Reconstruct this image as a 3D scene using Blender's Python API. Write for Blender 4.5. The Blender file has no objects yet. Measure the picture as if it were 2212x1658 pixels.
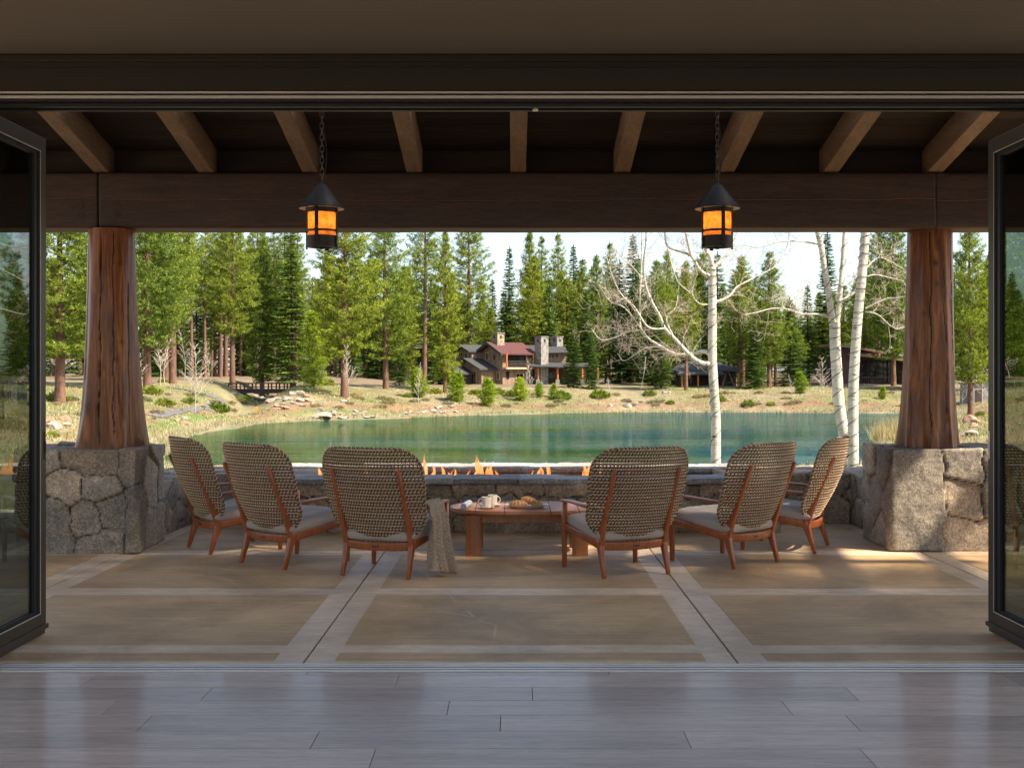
import bpy, math, random
import numpy as np
from mathutils import Vector, Matrix, Euler
R = math.radians
SC = bpy.context.scene
COL = SC.collection
rng = np.random.default_rng(7)
random.seed(7)

# ------------------------------------------------------------------ camera, sky, sun, exposure
F = 2590.0; CX = 1112.0; HY = 807.0; EYE = 1.5      # pinhole read off the photograph (2212 px wide)
cd = bpy.data.cameras.new('camera'); cam = bpy.data.objects.new('camera', cd); COL.objects.link(cam)
cam.location = (0, 0, EYE); cam.rotation_euler = (R(90), 0, 0)
cd.sensor_width = 36; cd.lens = 36 * F / 2212
cd.shift_x = (1106 - CX) / 2212; cd.shift_y = (HY - 829) / 2212
cd.clip_end = 3000; cd.clip_start = 0.05
SC.camera = cam

SUN_EL, SUN_AZ = 50.0, -25.0        # azimuth measured from +X (right) towards +Y (away)
sv = Vector((math.cos(R(SUN_EL)) * math.cos(R(SUN_AZ)), math.cos(R(SUN_EL)) * math.sin(R(SUN_AZ)), math.sin(R(SUN_EL))))
world = bpy.data.worlds.new("World"); SC.world = world; world.use_nodes = True
wn = world.node_tree.nodes; wl = world.node_tree.links
bg = wn['Background']
sky = wn.new('ShaderNodeTexSky'); sky.sky_type = 'NISHITA'; sky.sun_disc = False
sky.sun_elevation = R(SUN_EL); sky.sun_rotation = math.atan2(sv.x, sv.y)
sky.air_density = 1.0; sky.dust_density = 1.2; sky.ozone_density = 1.0
hs = wn.new('ShaderNodeHueSaturation'); hs.inputs['Saturation'].default_value = 0.8
wl.new(sky.outputs[0], hs.inputs['Color']); wl.new(hs.outputs[0], bg.inputs[0]); bg.inputs[1].default_value = 0.10
sl = bpy.data.lights.new('sun', 'SUN'); so = bpy.data.objects.new('sun', sl); COL.objects.link(so)
sl.energy = 4.4; sl.angle = R(1.5); sl.color = (1.0, 0.88, 0.70)
so.rotation_euler = sv.to_track_quat('Z', 'Y').to_euler(); so.location = (20, -10, 30)
SC.view_settings.view_transform = 'Standard'; SC.view_settings.look = 'None'
SC.view_settings.gamma = 1.0; SC.view_settings.use_curve_mapping = False
SC.view_settings.exposure = 1.42
SC.cycles.use_denoising = True
SC.cycles.max_bounces = 10; SC.cycles.diffuse_bounces = 6; SC.cycles.glossy_bounces = 5
SC.cycles.transparent_max_bounces = 12; SC.cycles.transmission_bounces = 6
SC.cycles.caustics_reflective = False; SC.cycles.caustics_refractive = False
SC.cycles.sample_clamp_indirect = 6.0

def P(px, py, Y):
    """the point at depth Y seen at pixel px,py (2212 px frame)"""
    return Vector(((px - CX) * Y / F, Y, EYE - (py - HY) * Y / F))

# ------------------------------------------------------------------ materials
def new_mat(name):
    m = bpy.data.materials.new(name); m.use_nodes = True
    nt = m.node_tree; b = nt.nodes['Principled BSDF']
    return m, nt, b
def N(nt, t, **kw):
    n = nt.nodes.new(t)
    for k, v in kw.items():
        if k in n.inputs: n.inputs[k].default_value = v
        else: setattr(n, k, v)
    return n
def coords(nt, scale=(1, 1, 1), kind='Object', rot=(0, 0, 0)):
    tc = N(nt, 'ShaderNodeTexCoord'); mp = N(nt, 'ShaderNodeMapping')
    mp.inputs['Scale'].default_value = scale; mp.inputs['Rotation'].default_value = rot
    nt.links.new(tc.outputs[kind], mp.inputs[0]); return mp.outputs[0]
def noise(nt, vec, scale, detail=4, rough=0.55, dist=0.0):
    n = N(nt, 'ShaderNodeTexNoise'); n.inputs['Scale'].default_value = scale
    n.inputs['Detail'].default_value = detail; n.inputs['Roughness'].default_value = rough
    n.inputs['Distortion'].default_value = dist
    nt.links.new(vec, n.inputs['Vector']); return n.outputs['Fac']
def ramp(nt, fac, stops):
    r = N(nt, 'ShaderNodeValToRGB'); e = r.color_ramp.elements
    while len(e) > 1: e.remove(e[-1])
    e[0].position = stops[0][0]; e[0].color = (*stops[0][1], 1)
    for p, c in stops[1:]:
        x = e.new(p); x.color = (*c, 1)
    nt.links.new(fac, r.inputs[0]); return r.outputs[0]
def mixc(nt, fac, a, b, mode='MIX'):
    m = N(nt, 'ShaderNodeMix'); m.data_type = 'RGBA'; m.blend_type = mode
    if isinstance(fac, (int, float)): m.inputs[0].default_value = fac
    else: nt.links.new(fac, m.inputs[0])
    for s, v in ((6, a), (7, b)):
        if isinstance(v, tuple): m.inputs[s].default_value = (*v, 1)
        else: nt.links.new(v, m.inputs[s])
    return m.outputs[2]
def bump(nt, b, h, strength=0.3, dist=0.01):
    n = N(nt, 'ShaderNodeBump'); n.inputs['Strength'].default_value = strength; n.inputs['Distance'].default_value = dist
    nt.links.new(h, n.inputs['Height']); nt.links.new(n.outputs[0], b.inputs['Normal']); return n
def g(v): return (v, v, v)

def plain(name, col, rough=0.6, metal=0.0, var=0.12, scale=20, bstr=0.0):
    m, nt, b = new_mat(name)
    f = noise(nt, coords(nt), scale)
    lo = tuple(c * (1 - var) for c in col); hi = tuple(min(1, c * (1 + var)) for c in col)
    nt.links.new(ramp(nt, f, [(0.3, lo), (0.7, hi)]), b.inputs['Base Color'])
    b.inputs['Roughness'].default_value = rough; b.inputs['Metallic'].default_value = metal
    if bstr: bump(nt, b, f, bstr, 0.004)
    return m
def wood(name, dark, light, rough=0.5, axis=1, s=8.0, coat=0.0, bstr=0.25, island=0.0, stretch=14, spec=0.5):
    m, nt, b = new_mat(name)
    sc = [stretch] * 3; sc[axis] = 1.0
    v = coords(nt, tuple(sc))
    f1 = noise(nt, v, s / 6, 6, 0.6, 0.6); f2 = noise(nt, v, s, 3, 0.6)
    mx = N(nt, 'ShaderNodeMath', operation='ADD'); nt.links.new(f1, mx.inputs[0]); nt.links.new(f2, mx.inputs[1])
    hf = N(nt, 'ShaderNodeMath', operation='MULTIPLY'); nt.links.new(mx.outputs[0], hf.inputs[0]); hf.inputs[1].default_value = 0.5
    c = ramp(nt, hf.outputs[0], [(0.36, dark), (0.5, tuple((a + d) / 2 for a, d in zip(dark, light))), (0.64, light)])
    if island:
        gm = N(nt, 'ShaderNodeNewGeometry')
        k = ramp(nt, gm.outputs['Random Per Island'], [(0, g(1 - island)), (1, g(1 + island))])
        c = mixc(nt, 1.0, c, k, 'MULTIPLY')
    nt.links.new(c, b.inputs['Base Color']); b.inputs['Roughness'].default_value = rough
    b.inputs['Coat Weight'].default_value = coat; b.inputs['Coat Roughness'].default_value = 0.12
    b.inputs['Specular IOR Level'].default_value = spec
    bump(nt, b, hf.outputs[0], bstr, 0.003)
    return m

M = {}
M['teak'] = wood('teak', (0.20, 0.048, 0.014), (0.42, 0.118, 0.036), 0.36, axis=2, s=22, coat=0.1, bstr=0.08)
M['teak_top'] = wood('teak_top', (0.34, 0.14, 0.065), (0.50, 0.21, 0.10), 0.48, axis=0, s=14, coat=0.0, bstr=0.1, spec=0.3)
M['teak_leg'] = wood('teak_leg', (0.22, 0.075, 0.02), (0.40, 0.15, 0.05), 0.42, axis=2, s=14, bstr=0.1)
M['beam'] = wood('beam_wood', (0.036, 0.019, 0.011), (0.080, 0.044, 0.025), 0.7, axis=0, s=10, bstr=0.5, stretch=9)
M['beam_plug'] = wood('beam_plug', (0.034, 0.017, 0.010), (0.072, 0.039, 0.022), 0.8, axis=0, s=12)
M['rafter'] = wood('rafter_wood', (0.16, 0.105, 0.062), (0.29, 0.195, 0.12), 0.75, axis=1, s=10, bstr=0.7, stretch=9)
M['deck'] = wood('roof_boards', (0.016, 0.010, 0.006), (0.038, 0.025, 0.015), 0.8, axis=0, s=6, island=0.3)
M['floor'] = wood('floor_oak', (0.34, 0.240, 0.180), (0.58, 0.430, 0.335), 0.40, axis=0, s=9, coat=0.2, bstr=0.3, island=0.2, stretch=11)
M['header'] = plain('header_paint', (0.022, 0.017, 0.011), 0.45, 0, 0.08)
M['ceiling'] = plain('ceiling_plaster', (0.20, 0.165, 0.12), 0.9, 0, 0.04, 2)
M['room'] = plain('room_plaster', (0.30, 0.25, 0.20), 0.9, 0, 0.04, 2)
M['bronze'] = plain('door_bronze', (0.062, 0.048, 0.034), 0.45, 0.35, 0.06, 6)
M['aluminium'] = plain('track_aluminium', (0.72, 0.64, 0.56), 0.3, 0.35, 0.05, 8)
M['gasket'] = plain('black_gasket', (0.008, 0.008, 0.008), 0.5)
M['iron'] = plain('lantern_iron', (0.020, 0.014, 0.010), 0.5, 0.25, 0.3, 30, 0.1)
M['iron_in'] = plain('cap_lining', (0.55, 0.45, 0.32), 0.5, 0.3, 0.1, 30)
M['chain'] = plain('chain_iron', (0.10, 0.075, 0.055), 0.35, 0.8, 0.2)
M['cushion'] = plain('cushion_linen', (0.40, 0.335, 0.28), 0.85, 0, 0.06, 120, 0.15)
M['ceramic'] = plain('ceramic', (0.66, 0.58, 0.48), 0.22, 0, 0.03)
M['ceramic_in'] = plain('coffee', (0.09, 0.04, 0.02), 0.2)
M['black'] = plain('black_paint', (0.02, 0.018, 0.016), 0.5)

def concrete(name, lo, hi, rough, brushed, cracks=False):
    m, nt, b = new_mat(name)
    v = coords(nt)
    f1 = noise(nt, v, 1.1, 6, 0.62, 0.4)
    vs = coords(nt, (1.2, 90, 1) if brushed else (10, 22, 10))
    f2 = noise(nt, vs, 1.0 if brushed else 0.6, 5, 0.65)
    f3 = noise(nt, v, 260, 2, 0.5)
    c = ramp(nt, f1, [(0.32, lo), (0.68, hi)])
    k = ramp(nt, f2, [(0.3, g(0.70 if brushed else 0.84)), (0.7, g(1.26 if brushed else 1.10))])
    c = mixc(nt, 1.0, c, k, 'MULTIPLY')
    k3 = ramp(nt, f3, [(0.3, g(0.9)), (0.7, g(1.08))])
    c = mixc(nt, 1.0, c, k3, 'MULTIPLY')
    st = noise(nt, v, 0.8, 7, 0.7, 1.0); c = mixc(nt, 1.0, c, ramp(nt, st, [(0.34, g(0.74)), (0.5, g(1.0)), (0.66, g(1.16))]), 'MULTIPLY')
    if cracks:   # thin pale scratches, rare
        vo = N(nt, 'ShaderNodeTexVoronoi', feature='DISTANCE_TO_EDGE'); vo.inputs['Scale'].default_value = 0.42
        nt.links.new(coords(nt, (1, 1, 1)), vo.inputs['Vector'])
        e = ramp(nt, vo.outputs['Distance'], [(0.0, g(1)), (0.0035, g(0))])
        e = mixc(nt, 1.0, e, ramp(nt, noise(nt, v, 3.0), [(0.5, g(0)), (0.62, g(0.35))]), 'MULTIPLY')
        c = mixc(nt, e, c, tuple(min(1, x * 1.6) for x in hi))
    nt.links.new(c, b.inputs['Base Color']); b.inputs['Specular IOR Level'].default_value = 0.28
    r = ramp(nt, f1, [(0.3, g(rough - 0.07)), (0.7, g(rough + 0.1))]); nt.links.new(r, b.inputs['Roughness'])
    bump(nt, b, f2, 0.35 if brushed else 0.12, 0.004)
    return m
M['conc_band'] = concrete('concrete_smooth', (0.58, 0.42, 0.275), (0.80, 0.61, 0.43), 0.46, False)
M['conc_panel'] = concrete('concrete_brushed', (0.42, 0.265, 0.13), (0.63, 0.42, 0.228), 0.6, True, True)
M['bounce_terrace'] = plain('bounce_terrace_stone', (0.62, 0.52, 0.40), 0.9, 0, 0.06, 1.5)
M['dark_gap'] = plain('joint_filler', (0.03, 0.025, 0.02), 0.9)

def stone_mat():
    m, nt, b = new_mat('granite_stone')
    at = N(nt, 'ShaderNodeVertexColor'); at.layer_name = 'Col'
    v = coords(nt)
    f = noise(nt, v, 130, 3, 0.75); f2 = noise(nt, v, 7, 6, 0.65, 0.5); f4 = noise(nt, v, 42, 3, 0.6)
    c = mixc(nt, 1.0, at.outputs['Color'], ramp(nt, f, [(0.36, g(0.42)), (0.5, g(0.95)), (0.66, g(1.5))]), 'MULTIPLY')
    c = mixc(nt, 1.0, c, ramp(nt, f2, [(0.3, (0.6, 0.62, 0.66)), (0.7, (1.28, 1.2, 1.08))]), 'MULTIPLY')
    c = mixc(nt, 1.0, c, ramp(nt, f4, [(0.38, g(0.72)), (0.6, g(1.15))]), 'MULTIPLY')
    nt.links.new(c, b.inputs['Base Color']); b.inputs['Roughness'].default_value = 0.8
    ad = N(nt, 'ShaderNodeMath', operation='ADD'); nt.links.new(f, ad.inputs[0]); nt.links.new(f4, ad.inputs[1])
    bump(nt, b, ad.outputs[0], 0.6, 0.01)
    return m
M['stone'] = stone_mat()

def post_mat():
    m, nt, b = new_mat('varnished_log')
    v = coords(nt, (9, 9, 0.9))
    f1 = noise(nt, v, 2.0, 6, 0.6, 1.2); f2 = noise(nt, coords(nt, (40, 40, 2.2)), 1.2, 4, 0.6, 0.5)
    at = N(nt, 'ShaderNodeVertexColor'); at.layer_name = 'Col'
    c = ramp(nt, f1, [(0.33, (0.085, 0.022, 0.004)), (0.5, (0.19, 0.058, 0.011)), (0.66, (0.34, 0.115, 0.022))])
    c = mixc(nt, 1.0, c, ramp(nt, f2, [(0.3, g(0.8)), (0.7, g(1.2))]), 'MULTIPLY')
    c = mixc(nt, 1.0, c, at.outputs['Color'], 'MULTIPLY')
    nt.links.new(c, b.inputs['Base Color']); b.inputs['Roughness'].default_value = 0.5; b.inputs['Specular IOR Level'].default_value = .25
    b.inputs['Coat Weight'].default_value = 0.3; b.inputs['Coat Roughness'].default_value = 0.15
    bump(nt, b, f2, 0.12, 0.003)
    return m
M['post'] = post_mat()

def foliage(name, lo, hi, trans=0.35):
    m, nt, b = new_mat(name)
    gm = N(nt, 'ShaderNodeNewGeometry'); oi = N(nt, 'ShaderNodeObjectInfo')
    f = noise(nt, coords(nt), 1.5, 2, 0.6)
    ad = N(nt, 'ShaderNodeMath', operation='MULTIPLY_ADD'); nt.links.new(f, ad.inputs[0]); ad.inputs[1].default_value = 3.0; nt.links.new(gm.outputs['Random Per Island'], ad.inputs[2])
    hf = N(nt, 'ShaderNodeMath', operation='MULTIPLY'); nt.links.new(ad.outputs[0], hf.inputs[0]); hf.inputs[1].default_value = 0.25
    c = ramp(nt, hf.outputs[0], [(0.36, lo), (0.64, hi)])
    c = mixc(nt, 1.0, c, ramp(nt, oi.outputs['Random'], [(0, (0.72, 0.82, 0.9)), (1, (1.2, 1.12, 0.95))]), 'MULTIPLY')
    d = N(nt, 'ShaderNodeBsdfDiffuse'); t = N(nt, 'ShaderNodeBsdfTranslucent'); mx = N(nt, 'ShaderNodeMixShader')
    nt.links.new(c, d.inputs[0]); nt.links.new(mixc(nt, 1.0, c, (1.25, 1.2, 0.5), 'MULTIPLY'), t.inputs[0])
    mx.inputs[0].default_value = trans * .7
    nt.links.new(d.outputs[0], mx.inputs[1]); nt.links.new(t.outputs[0], mx.inputs[2])
    nt.links.new(mx.outputs[0], nt.nodes['Material Output'].inputs[0]); nt.nodes.remove(b)
    return m
M['pine'] = foliage('pine_needles', (0.030, 0.064, 0.017), (0.38, 0.46, 0.085), 0.5)
M['fir'] = foliage('fir_needles', (0.022, 0.054, 0.019), (0.20, 0.30, 0.07), 0.45)
M['young'] = foliage('young_pine_needles', (0.10, 0.17, 0.018), (0.42, 0.52, 0.06), 0.45)
M['bush'] = foliage('bush_leaves', (0.13, 0.17, 0.035), (0.38, 0.42, 0.10), 0.4)
M['scrub'] = foliage('scrub_leaves', (0.20, 0.18, 0.11), (0.45, 0.39, 0.26), 0.3)
M['drygrass'] = foliage('dry_grass', (0.33, 0.27, 0.14), (0.62, 0.52, 0.32), 0.25)
M['meadow'] = foliage('meadow_grass', (0.20, 0.20, 0.08), (0.50, 0.46, 0.25), 0.25)
M['bark'] = wood('pine_bark', (0.07, 0.035, 0.022), (0.25, 0.13, 0.085), 0.9, axis=2, s=6, bstr=0.8, stretch=3)
M['bark_dark'] = wood('fir_bark', (0.05, 0.036, 0.027), (0.13, 0.09, 0.065), 0.9, axis=2, s=6, bstr=0.8, stretch=3)
M['twig'] = plain('pale_twigs', (0.44, 0.37, 0.29), 0.8, 0, 0.2, 3)
M['twig_far'] = plain('bare_branches', (0.50, 0.42, 0.36), 0.8, 0, 0.2, 3)

def aspen_mat():
    m, nt, b = new_mat('aspen_bark')
    f = noise(nt, coords(nt, (1.2, 1.2, 9)), 3.2, 5, 0.7, 0.3)
    f2 = noise(nt, coords(nt), 1.4, 4, 0.6); f3 = noise(nt, coords(nt, (1, 1, 2.5)), 26, 2, 0.5)
    base = ramp(nt, f2, [(0.3, (0.40, 0.38, 0.30)), (0.7, (0.68, 0.63, 0.55))])
    mk = ramp(nt, f, [(0.385, g(1)), (0.405, g(0))])
    c = mixc(nt, mk, base, (0.055, 0.045, 0.038))
    mk3 = ramp(nt, f3, [(0.31, g(1)), (0.34, g(0))])
    c = mixc(nt, mk3, c, (0.10, 0.08, 0.06))
    nt.links.new(c, b.inputs['Base Color']); b.inputs['Roughness'].default_value = 0.75
    bump(nt, b, f, 0.3, 0.01)
    return m
M['aspen'] = aspen_mat()

def ground_mat():
    m, nt, b = new_mat('meadow_ground')
    at = N(nt, 'ShaderNodeVertexColor'); at.layer_name = 'Col'
    v = coords(nt)
    f = noise(nt, v, 2.2, 6, 0.75); f2 = noise(nt, v, 0.35, 5, 0.6)
    c = mixc(nt, 1.0, at.outputs['Color'], ramp(nt, f, [(0.3, g(0.66)), (0.7, g(1.25))]), 'MULTIPLY')
    c = mixc(nt, 1.0, c, ramp(nt, f2, [(0.3, (1.1, 0.95, 0.82)), (0.7, (0.88, 1.04, 0.9))]), 'MULTIPLY')
    nt.links.new(c, b.inputs['Base Color']); b.inputs['Roughness'].default_value = 0.95
    bump(nt, b, f, 0.8, 0.15)
    return m
M['ground'] = ground_mat()

def water_mat():
    m, nt, b = new_mat('lake_water')
    v = coords(nt)
    f1 = noise(nt, coords(nt, (0.55, 1.0, 1)), 2.6, 3, 0.6)
    f2 = noise(nt, coords(nt, (0.35, 1.0, 1)), 0.45, 2, 0.5)
    gust = noise(nt, coords(nt, (0.25, 1.0, 1)), 0.055, 3, 0.55, 0.4)
    k = ramp(nt, gust, [(0.40, g(0.25)), (0.62, g(1.0))])
    h = N(nt, 'ShaderNodeMath', operation='MULTIPLY_ADD'); nt.links.new(f2, h.inputs[0]); h.inputs[1].default_value = 1.6; nt.links.new(f1, h.inputs[2])
    bn = N(nt, 'ShaderNodeBump'); nt.links.new(h.outputs[0], bn.inputs['Height']); bn.inputs['Distance'].default_value = 0.07
    ks = N(nt, 'ShaderNodeMath', operation='MULTIPLY'); nt.links.new(k, ks.inputs[0]); ks.inputs[1].default_value = 0.75
    nt.links.new(ks.outputs[0], bn.inputs['Strength']); nt.links.new(bn.outputs[0], b.inputs['Normal'])
    b.inputs['Roughness'].default_value = 1.0; b.inputs['Specular IOR Level'].default_value = 0.0
    gl = N(nt, 'ShaderNodeBsdfGlossy'); gl.inputs['Roughness'].default_value = 0.04; gl.inputs['Color'].default_value = (0.62, 0.74, 0.66, 1); nt.links.new(bn.outputs[0], gl.inputs['Normal'])
    fr = N(nt, 'ShaderNodeFresnel'); fr.inputs['IOR'].default_value = 1.33; nt.links.new(bn.outputs[0], fr.inputs['Normal'])
    fm = N(nt, 'ShaderNodeMath', operation='MULTIPLY'); nt.links.new(fr.outputs[0], fm.inputs[0]); fm.inputs[1].default_value = 0.92
    mx = N(nt, 'ShaderNodeMixShader'); nt.links.new(fm.outputs[0], mx.inputs[0]); nt.links.new(b.outputs[0], mx.inputs[1]); nt.links.new(gl.outputs[0], mx.inputs[2])
    nt.links.new(mx.outputs[0], nt.nodes['Material Output'].inputs[0])
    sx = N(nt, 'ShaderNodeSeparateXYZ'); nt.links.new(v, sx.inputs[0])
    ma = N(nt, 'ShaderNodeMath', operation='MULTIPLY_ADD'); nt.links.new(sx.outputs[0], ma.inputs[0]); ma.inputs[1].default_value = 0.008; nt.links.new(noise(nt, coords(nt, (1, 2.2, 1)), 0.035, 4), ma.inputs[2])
    nt.links.new(ramp(nt, ma.outputs[0], [(0.32, (0.016, 0.055, 0.012)), (0.50, (0.002, 0.062, 0.040)), (0.66, (0.001, 0.068, 0.105))]), b.inputs['Base Color'])  # green-to-blue ramp along x paints tree and sky reflections into the colour
    return m
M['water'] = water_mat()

def glass_mat():
    m, nt, b = new_mat('door_glass')
    t = N(nt, 'ShaderNodeBsdfTransparent'); t.inputs[0].default_value = (0.34, 0.40, 0.36, 1)
    gl = N(nt, 'ShaderNodeBsdfGlossy'); gl.inputs['Roughness'].default_value = 0.0
    fr0 = N(nt, 'ShaderNodeFresnel'); fr0.inputs['IOR'].default_value = 2.3
    gm = N(nt, 'ShaderNodeNewGeometry'); fr = N(nt, 'ShaderNodeMath', operation='MULTIPLY_ADD'); nt.links.new(gm.outputs['Backfacing'], fr.inputs[0]); fr.inputs[1].default_value = -10.0; nt.links.new(fr0.outputs[0], fr.inputs[2]); fr.use_clamp = True
    mx = N(nt, 'ShaderNodeMixShader'); nt.links.new(fr.outputs[0], mx.inputs[0])
    nt.links.new(t.outputs[0], mx.inputs[1]); nt.links.new(gl.outputs[0], mx.inputs[2])
    nt.links.new(mx.outputs[0], nt.nodes['Material Output'].inputs[0]); nt.nodes.remove(b)
    return m
M['glass'] = glass_mat()
M['window'] = plain('window_glass', (0.02, 0.025, 0.03), 0.06, 0, 0.1)

def mica_mat():
    m, nt, b = new_mat('amber_mica')
    f = noise(nt, coords(nt), 22, 5, 0.7)
    c = ramp(nt, f, [(0.3, (0.52, 0.17, 0.03)), (0.6, (0.85, 0.36, 0.09)), (0.75, (0.92, 0.48, 0.16))])
    d = N(nt, 'ShaderNodeBsdfDiffuse'); t = N(nt, 'ShaderNodeBsdfTranslucent'); mx = N(nt, 'ShaderNodeMixShader'); mx.inputs[0].default_value = 0.75
    nt.links.new(c, d.inputs[0]); nt.links.new(c, t.inputs[0])
    nt.links.new(d.outputs[0], mx.inputs[1]); nt.links.new(t.outputs[0], mx.inputs[2])
    nt.links.new(mx.outputs[0], nt.nodes['Material Output'].inputs[0]); nt.nodes.remove(b)
    return m
M['mica'] = mica_mat()
def emit(name, col, s):
    m, nt, b = new_mat(name); b.inputs['Base Color'].default_value = (*col, 1)
    b.inputs['Emission Color'].default_value = (*col, 1); b.inputs['Emission Strength'].default_value = s
    return m
M['bulb'] = emit('bulb_glow', (1.0, 0.58, 0.22), 11)
def flame_mat():
    m, nt, b = new_mat('flame')
    e = N(nt, 'ShaderNodeEmission'); t = N(nt, 'ShaderNodeBsdfTransparent'); mx = N(nt, 'ShaderNodeMixShader')
    f = noise(nt, coords(nt, (1, 1, 0.6)), 16, 3, 0.6)
    nt.links.new(ramp(nt, f, [(0.35, (1.0, 0.22, 0.04)), (0.55, (1.0, 0.42, 0.14)), (0.7, (1.0, 0.62, 0.32))]), e.inputs[0]); e.inputs[1].default_value = 0.6
    lw = N(nt, 'ShaderNodeLayerWeight'); lw.inputs[0].default_value = 0.35
    k = ramp(nt, lw.outputs['Facing'], [(0.1, g(0.75)), (0.85, g(0.12))])
    nt.links.new(k, mx.inputs[0]); nt.links.new(t.outputs[0], mx.inputs[1]); nt.links.new(e.outputs[0], mx.inputs[2])
    nt.links.new(mx.outputs[0], nt.nodes['Material Output'].inputs[0]); nt.nodes.remove(b)
    return m
M['flame'] = flame_mat()
M['ricker_dark'] = plain('wicker_cord', (0.145, 0.078, 0.038), 0.6, 0, 0.2, 60)
M['ricker_light'] = plain('wicker_cream_cord', (0.72, 0.52, 0.33), 0.5, 0, 0.15, 60)

def knit_mat():
    m, nt, b = new_mat('knitted_wool')
    v = coords(nt)
    f = noise(nt, v, 60, 3, 0.6)
    nt.links.new(ramp(nt, f, [(0.3, (0.38, 0.25, 0.155)), (0.7, (0.64, 0.455, 0.30))]), b.inputs['Base Color'])
    b.inputs['Roughness'].default_value = 0.95; b.inputs['Sheen Weight'].default_value = 0.3
    w = N(nt, 'ShaderNodeTexWave'); w.inputs['Scale'].default_value = 38; w.inputs['Distortion'].default_value = 3.0; w.inputs['Detail'].default_value = 2
    w.bands_direction = 'DIAGONAL'; nt.links.new(v, w.inputs['Vector'])
    ad = N(nt, 'ShaderNodeMath', operation='ADD'); nt.links.new(w.outputs['Fac'], ad.inputs[0]); nt.links.new(f, ad.inputs[1])
    bump(nt, b, ad.outputs[0], 0.9, 0.01)
    return m
M['knit'] = knit_mat()
def crust_mat():
    m, nt, b = new_mat('pastry_crust')
    at = N(nt, 'ShaderNodeVertexColor'); at.layer_name = 'Col'
    f = noise(nt, coords(nt), 90, 4, 0.6)
    c = mixc(nt, 1.0, at.outputs['Color'], ramp(nt, f, [(0.3, g(0.7)), (0.7, g(1.2))]), 'MULTIPLY')
    nt.links.new(c, b.inputs['Base Color']); b.inputs['Roughness'].default_value = 0.4; bump(nt, b, f, 0.4, 0.003)
    return m
M['crust'] = crust_mat()
def napkin_mat():
    m, nt, b = new_mat('striped_napkin')
    w = N(nt, 'ShaderNodeTexWave'); w.inputs['Scale'].default_value = 11; w.bands_direction = 'Y'
    nt.links.new(coords(nt), w.inputs['Vector'])
    nt.links.new(ramp(nt, w.outputs['Fac'], [(0.45, (0.70, 0.66, 0.62)), (0.75, (0.30, 0.36, 0.52))]), b.inputs['Base Color'])
    b.inputs['Roughness'].default_value = 0.9
    return m
M['napkin'] = napkin_mat()
M['rock'] = plain('shore_rock', (0.31, 0.265, 0.22), 0.9, 0, 0.4, 1.8, 0.9)
M['rock_red'] = plain('red_rock', (0.36, 0.20, 0.13), 0.9, 0, 0.3, 1.8, 0.9)
M['path'] = plain('asphalt_path', (0.12, 0.115, 0.12), 0.9, 0, 0.15, 3)
M['siding'] = wood('bark_siding', (0.11, 0.068, 0.045), (0.42, 0.285, 0.195), 0.85, axis=2, s=4, bstr=0.6, stretch=5)
M['siding_dark'] = wood('stained_siding', (0.035, 0.022, 0.018), (0.09, 0.055, 0.042), 0.8, axis=2, s=4, stretch=5)
M['shingle'] = plain('grey_shingles', (0.045, 0.048, 0.050), 0.8, 0, 0.3, 4, 0.5)
M['shingle_red'] = plain('red_shingles', (0.088, 0.027, 0.027), 0.8, 0, 0.3, 5, 0.5)
M['chimney'] = plain('chimney_stone', (0.30, 0.235, 0.165), 0.9, 0, 0.5, 2.5, 0.8)
M['chimney_grey'] = plain('chimney_grey_stone', (0.25, 0.235, 0.215), 0.9, 0, 0.5, 2.5, 0.8)
M['orange_log'] = plain('orange_log', (0.55, 0.17, 0.045), 0.5, 0, 0.2, 3)
M['trim'] = plain('pale_trim', (0.5, 0.38, 0.25), 0.7, 0, 0.1, 3)
M['bridge'] = plain('bridge_timber', (0.06, 0.04, 0.035), 0.8, 0, 0.3, 3)
M['base_dark'] = plain('dark_plinth', (0.10, 0.05, 0.045), 0.8, 0, 0.2, 3)
M['yellow'] = plain('yellow_float', (0.75, 0.33, 0.05), 0.5)
M['wire'] = plain('light_string_wire', (0.012, 0.035, 0.025), 0.5)
M['plinth_stone'] = plain('plinth_stone', (0.30, 0.27, 0.24), 0.9, 0, 0.4, 2.5, 0.8)

# ------------------------------------------------------------------ mesh helpers
def mesh_from(name, verts, faces, mats, midx=None, smooth=False, cols=None):
    me = bpy.data.meshes.new(name)
    V = np.asarray(verts, dtype=np.float32).reshape(-1, 3)
    if isinstance(faces, np.ndarray):
        k = faces.shape[1]; nf = len(faces)
        me.vertices.add(len(V)); me.vertices.foreach_set('co', V.ravel())
        me.loops.add(nf * k); me.loops.foreach_set('vertex_index', faces.astype(np.int32).ravel())
        me.polygons.add(nf); me.polygons.foreach_set('loop_start', np.arange(0, nf * k, k, dtype=np.int32))
        me.polygons.foreach_set('loop_total', np.full(nf, k, dtype=np.int32))
        me.update(calc_edges=True)
    else:
        me.from_pydata([tuple(v) for v in V.tolist()], [], faces)
    for m in (mats if isinstance(mats, (list, tuple)) else [mats]): me.materials.append(m)
    if midx is not None: me.polygons.foreach_set('material_index', np.asarray(midx, dtype=np.int32))
    if smooth: me.polygons.foreach_set('use_smooth', np.ones(len(me.polygons), dtype=bool))
    if cols is not None:
        ca = me.color_attributes.new('Col', 'FLOAT_COLOR', 'POINT')
        c4 = np.ones((len(V), 4), dtype=np.float32); c4[:, :3] = cols; ca.data.foreach_set('color', c4.ravel())
    me.validate(); me.update()
    return me
def link(name, me, parent=None, loc=None):
    o = bpy.data.objects.new(name, me); COL.objects.link(o)
    if parent is not None: o.parent = parent
    if loc is not None: o.location = loc
    return o
def tag(o, label, cat, group=None):
    o['label'] = label; o['category'] = cat
    if group: o['group'] = group
    return o
def struct(o, kind='structure'):
    o['kind'] = kind; return o
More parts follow.
